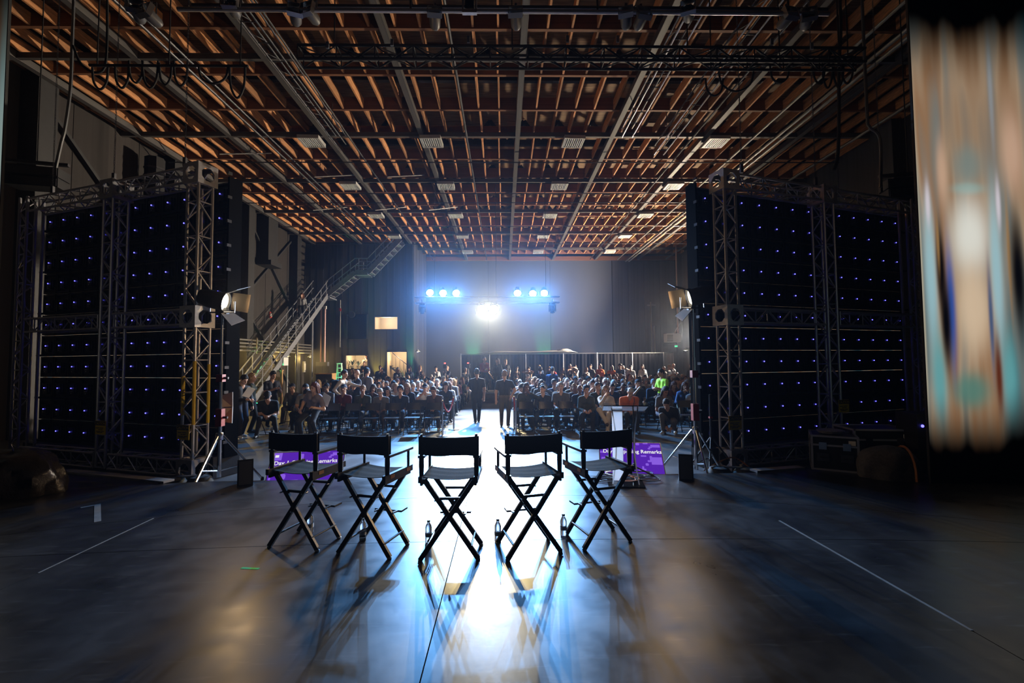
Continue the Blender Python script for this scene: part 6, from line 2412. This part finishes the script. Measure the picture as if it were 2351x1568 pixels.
AMBER = ('amber', (1.0, 0.66, 0.18))
p = atY(570, 818, 22.0)
wall_lamp('enamel wall lamp glowing yellow on the conduits near the tripod', (-12.35, 21.2, 2.5), AMBER, 95, (-1, 0))
wall_lamp('enamel wall lamp glowing yellow behind the stairs', (-12.35, 26.3, 2.4), AMBER, 95, (-1, 0))
wall_lamp('enamel wall lamp glowing yellow beside the twin pink tubes', (-12.2, 29.0, 2.4), AMBER, 70, (-1, 0))
p = atY(959, 806, 29.5)
wall_lamp('enamel wall lamp near the lit stairwell opening', (p.x, 29.5, p.z), ('white', (1, 0.9, 0.7)), 12, (0, 1))
p = atY(1574, 803, 31)
wall_lamp('enamel wall lamp on the far wall past the end of the drape', (p.x, 31, p.z), ('white', (1, 0.9, 0.7)), 30, (1, 0))


def uplight(label, loc, aim, col, power, size=50):
    t = thing('uplight', label, 'lamp', loc)
    block('body', (0, 0, 0.06), (0.3, 0.1, 0.1), MATBLACK, t)
    block('lens_strip', (0, 0, 0.115), (0.26, 0.06, 0.012), emit('uplight_lens_%d_%d_%d' % tuple(int(c * 10) for c in col), col, 6.0), t)
    block('bracket', (0, 0.06, 0.03), (0.2, 0.03, 0.06), STEELDARK, t)
    spot('uplight_beam', Vector(loc) + V(0, 0, 0.16), aim, power, col, size, 0.8, 0.05)


for (px, col, pw, lab) in ((1085, (0.05, 1.0, 0.35), 420, 'green uplight on the floor behind the drape, nearest the staircase'), (1170, (1.0, 0.5, 0.2), 110, 'amber uplight on the floor behind the drape, nearest the aisle line'),
                           (1250, (0.05, 1.0, 0.35), 420, 'green uplight on the floor behind the middle of the drape'), (1352, (1.0, 0.5, 0.25), 110, 'amber uplight on the floor behind the drape, farthest from the aisle')):
    q = atY(px, 780, YB - 0.6)
    uplight(lab, (q.x, YB - 0.7, 1.9 - 1.9), (q.x, YB - 0.05, 3.9), col, pw * 5, 28)
q = atY(955, 830, 29.4)
uplight('green uplight against the back wall beside the lit stairwell', (q.x, 29.2, 0.0), (q.x, 29.95, 2.6), (0.05, 1.0, 0.4), 1200, 40)
q = atY(862, 830, 29.4)
uplight('amber uplight against the back wall between the two lit openings', (q.x, 29.3, 0.0), (q.x, 29.95, 2.2), (1.0, 0.75, 0.12), 900, 34)
q = atY(775, 850, 27.5)
uplight('green uplight at the foot of the pale statue-like stand', (q.x, 27.2, 0.0), (q.x, 27.7, 1.4), (0.05, 1.0, 0.4), 700, 50)
t = thing('step_ladder', 'small pale ladder lit green beside the wooden counter', 'ladder', (q.x, 27.7, 0))
for sx in (-0.2, 0.2):
    member('rail', (sx, 0, 0), (sx * 0.6, 0.1, 1.9), 0.03, WHITE, t)
    member('rail', (sx, 0.6, 0), (sx * 0.6, 0.15, 1.9), 0.025, WHITE, t)
for k in range(6):
    block('rung', (0, 0.02 + k * 0.013, 0.25 + 0.28 * k), (0.4 - 0.025 * k, 0.08, 0.03), WHITE, t)
block('top_cap', (0, 0.12, 1.92), (0.28, 0.2, 0.06), WHITE, t)
uplight('green uplight under the lower flight of the steel staircase', (-11.45, 21.6, 0.0), (-11.45, 22.4, 2.0), (0.05, 1.0, 0.35), 700, 50)

# wooden counter in the alcove
q = atY(748, 850, 27.0)
t = thing('wooden_counter', 'light wooden counter with a pale top near the green-lit ladder', 'counter', (q.x, 27.0, 0))
block('counter_body', (0, 0, 0.65), (0.9, 0.6, 1.3), mat('dark_counter', (0.05, 0.04, 0.035), 0.6), t)
block('counter_top', (0, -0.02, 1.33), (1.0, 0.72, 0.06), CORK, t)
block('counter_side', (0.47, 0, 0.65), (0.04, 0.62, 1.3), CORK, t)
q = atY(637, 860, 22)
t = thing('wooden_post', 'short light wooden post beside the stair foot', 'post', (q.x, 22.4, 0))
block('shaft', (0, 0, 0.8), (0.1, 0.1, 1.6), CORK, t)
block('post_cap', (0, 0, 1.62), (0.14, 0.14, 0.05), CORK, t)

# pink standpipes in the corner
q = atY(741, 780, 28.4)
t = thing('pink_standpipes', 'pair of pale pink vertical tubes in the corner past the stairs', 'pipes', (q.x, 28.4, 0))
PINK = mat('pink_tube', (0.75, 0.5, 0.5), 0.4)
zt_ = atY(741, 741, 28.4).z
zb_ = atY(741, 832, 28.4).z
for dx_ in (-0.11, 0.13):
    member('tube', (dx_, 0, zb_), (dx_, 0, zt_ + 0.9), 0.05, PINK, t)
block('junction_box', (0.13, 0, zt_ + 0.95), (0.15, 0.12, 0.18), WHITE, t)
block('pipe_base', (0, 0, zb_ - 0.1), (0.7, 0.3, 0.25), STEELDARK, t)
# dark window and pipe on the alcove wall
a, b_ = atY(797, 722, YA - 0.1), atY(843, 778, YA - 0.1)
w = struct(MB().box(((a.x + b_.x) / 2, YA - 0.08, (a.z + b_.z) / 2), (b_.x - a.x, 0.08, a.z - b_.z)).build('window_1', mat('dark_pane', (0.008, 0.009, 0.014), 0.2)))
for x in (a.x, b_.x):
    MB().box((x, YA - 0.12, (a.z + b_.z) / 2), (0.08, 0.06, a.z - b_.z)).build('window_frame', STEELDARK, w)
q = atY(781, 740, YA - 0.2)
t = thing('wall_pipe', 'thin dark pipe with a red valve running down the back wall', 'pipe', (q.x, YA - 0.2, 0))
member('pipe', (0, 0, atY(781, 797, YA).z), (0, 0, atY(781, 690, YA).z), 0.035, GALV, t)
block('valve', (0, -0.03, atY(781, 712, YA).z), (0.12, 0.08, 0.2), RED, t)
q = atY(807, 722, YA - 0.4)
t = thing('wall_fan', 'small orange-lit fan heater on the dark back wall', 'fan', (q.x, YA - 0.35, q.z))
MB().lathe([(0.2, -0.06), (0.22, 0), (0.2, 0.06)], 14, R=Matrix.Rotation(math.pi / 2, 3, 'X')).build('fan_ring', STEELDARK, t, True)
for k in range(4):
    a = k * math.pi / 2 + 0.4
    MB().bar((0, 0, 0), (0.18 * math.cos(a), 0, 0.18 * math.sin(a)), 0.03, 0.08, up=(0, 1, 0)).build('blade', mat('copper_blade', (0.6, 0.25, 0.1), 0.4, 0.5), t)

# plants and a dark figure in the lounge opening


def potted_plant(label, loc, h, n, seed):
    r4 = random.Random(seed)
    t = thing('potted_plant', label, 'plant', loc)
    MB().lathe([(0.1, 0.0), (0.14, 0.22), (0.15, 0.24)], 12).build('pot', WHITE, t, True)
    lm = mat('dark_leaf', (0.03, 0.07, 0.03), 0.5)
    for k in range(n):
        a = k * 2.4
        e = r4.uniform(0.5, 1.3)
        L = h * r4.uniform(0.6, 1.0)
        d = V(math.cos(a) * math.cos(e), math.sin(a) * math.cos(e), math.sin(e))
        side_ = d.cross(V(0, 0, 1)).normalized()
        b0 = V(0, 0, 0.22)
        mid = b0 + d * L * 0.6
        tip = b0 + d * L + V(0, 0, -0.12 * L)
        m = MB()
        m.add([b0, mid + side_ * 0.04, tip, mid - side_ * 0.04, mid + V(0, 0, 0.012)], [(0, 1, 4), (1, 2, 4), (2, 3, 4), (3, 0, 4), (0, 3, 2, 1)])
        m.build('leaf', lm, t)


x0, x1, z0, z1 = H_room
potted_plant('spiky dark plant in the lit lounge opening', (x0 + 0.22, YA + 0.6, z0), 0.7, 12, 1)
potted_plant('low grassy plant in a white pot in the lit lounge opening', (x0 + 0.62, YA + 0.7, z0), 0.5, 10, 2)
potted_plant('tall leafy plant beside the lit stairwell', (H_door[1] + 0.1, 29.3, 0.2), 1.6, 12, 5)
person(STAND_POSES[4][0], (x0 + 1.0, YA + 1.0, z0 - 0.75), 0.2, 'dim person with long hair inside the lit lounge opening', 'tan', 'brown', 'long', 'brown', 0, 0)
person(STAND_POSES[1][0], (x1 - 0.05, 29.3, z0 - 1.15), 0.0, 'person in black standing at the edge of the lit lounge opening', 'black', 'black', 'crop', 'black', 2, 0, scale=0.97)
# railing of the lounge steps
t = thing('step_railing', 'slanted pale handrail below the lit lounge opening', 'railing', (0, 0, 0))
pa, pb = atY(822, 862, 28.5), atY(846, 849, 28.8)
member('rail', pa, pb, 0.03, GALV, t)
for k in range(3):
    c = pa.lerp(pb, k / 2)
    member('post', (c.x, c.y, 0), c, 0.02, GALV, t)

# EXIT signs and red boxes
for (px, py, Y, name, m, sz, lab, cat) in ((621, 723, 24.0, 'alarm_box', RED, (0.05, 0.22, 0.34), 'small red alarm box on the board wall', 'alarm'), (541, 859, 19.0, 'alarm_box', RED, (0.05, 0.3, 0.25), 'small red box low on the board wall behind the crowd', 'alarm'),
                                          (526, 846, 19.0, 'electric_panel', mat('panel_grey', (0.3, 0.3, 0.3), 0.5), (0.1, 0.3, 1.0), 'grey electric panel low on the board wall', 'panel'), (699, 842, 28.5, 'electric_panel', mat('panel_grey', (0.3, 0.3, 0.3), 0.5), (0.1, 0.4, 0.7), 'pale electric panel on the board wall past the stairs', 'panel')):
    q = atY(px, py, Y)
    t = thing(name, lab, cat, (-12.95, Y * (12.95 / max(0.1, -q.x)), CAM.z + (q.z - CAM.z) * (12.95 / max(0.1, -q.x))))
    block('box', (0, 0, 0), sz, m, t)
    block('box_face', (sz[0] / 2 + 0.01, 0, 0), (0.015, sz[1] * 0.8, sz[2] * 0.6), mat('panel_face', (0.55, 0.53, 0.5), 0.5), t)
for (px, py, Y, lab) in ((1553, 795, 34.85, 'small lit green EXIT sign on the far wall past the drape'),):
    q = atY(px, py, Y)
    t = thing('exit_sign', lab, 'sign', tuple(q))
    block('sign_box', (0, 0, 0), (0.32, 0.06, 0.18), WHITE, t)
    lettering('EXIT', 0.13, emit('exit_green', (0.05, 1.0, 0.4), 3.0), t, (0, -0.035, -0.045), 'CENTER', extrude=0.004)

# work light that brightens the far corner, standing out of sight behind the LED wall
t = thing('work_light', 'bright work light on a stand against the far wall', 'work light', (12.6, 28.3, 0))
member('pole', (0, 0, 0), (0, 0, 3.2), 0.03, STEELDARK, t)
for k in range(3):
    a = 2 * math.pi * k / 3
    member('leg', (0, 0, 0.7), (0.5 * math.cos(a), 0.5 * math.sin(a), 0.0), 0.02, STEELDARK, t)
block('head', (0.05, 0, 3.35), (0.12, 0.5, 0.3), MATBLACK, t)
block('lens', (-0.02, 0, 3.35), (0.02, 0.44, 0.25), emit('work_lens', (1, 0.85, 0.62), 15), t)
spot('work_light_beam', (12.5, 28.3, 3.4), (0.0, 26.0, 9.6), WORK_POWER * 3.0, (1.0, 0.82, 0.6), 130, 0.7, 0.25)
spot('work_light_beam', (12.5, 28.2, 3.4), (6.0, 25.5, 1.0), WORK_POWER * 1.2, (1.0, 0.88, 0.75), 90, 0.7, 0.25)
# flood behind the drape washing the grey back wall
t = thing('wall_wash_lamp', 'flood lamp on the floor behind the drape facing the grey wall', 'work light', (8.2, 30.6, 0))
block('body', (0, 0, 0.2), (0.4, 0.2, 0.3), MATBLACK, t)
block('lens', (0, 0.11, 0.2), (0.34, 0.02, 0.24), emit('wash_lens', (0.8, 0.87, 1.0), 10), t)
spot('wall_wash_beam', (8.2, 30.8, 0.3), (5.5, 35.0, 3.0), 900, (0.78, 0.86, 1.0), 120, 0.9, 0.2)

# video cameras with red tally lights in the back left of the hall
for (px, lab) in ((1022, 'tripod video camera with a red light at the back, nearer the staircase'), (1075, 'tripod video camera with a red light at the back, nearer the aisle')):
    q = atY(px, 831, 24.6)
    t = thing('video_camera', lab, 'camera', (q.x, 24.6, 0))
    block('camera_body', (0, 0, 1.72), (0.16, 0.4, 0.2), BLACK, t)
    MB().lathe([(0.05, 0), (0.06, 0.14), (0.07, 0.16)], 12, c=(0, -0.2, 1.72), R=Matrix.Rotation(math.pi / 2, 3, 'X')).build('lens_barrel', BLACK, t, True)
    block('viewfinder', (0.1, -0.02, 1.84), (0.06, 0.16, 0.06), BLACK, t)
    block('tally_light', (0, -0.1, 1.9), (0.09, 0.04, 0.06), emit('tally_red', (1.0, 0.08, 0.06), 4.0), t)
    for k in range(3):
        a = 2 * math.pi * k / 3 + 0.5
        member('leg', (0, 0, 1.6), (0.45 * math.cos(a), 0.45 * math.sin(a), 0.0), 0.022, STEELDARK, t)
q = atY(1012, 845, 26.3)
potted_plant('leafy potted plant near the video camera on the staircase side', (q.x, 24.2, 0.0), 1.9, 16, 8)
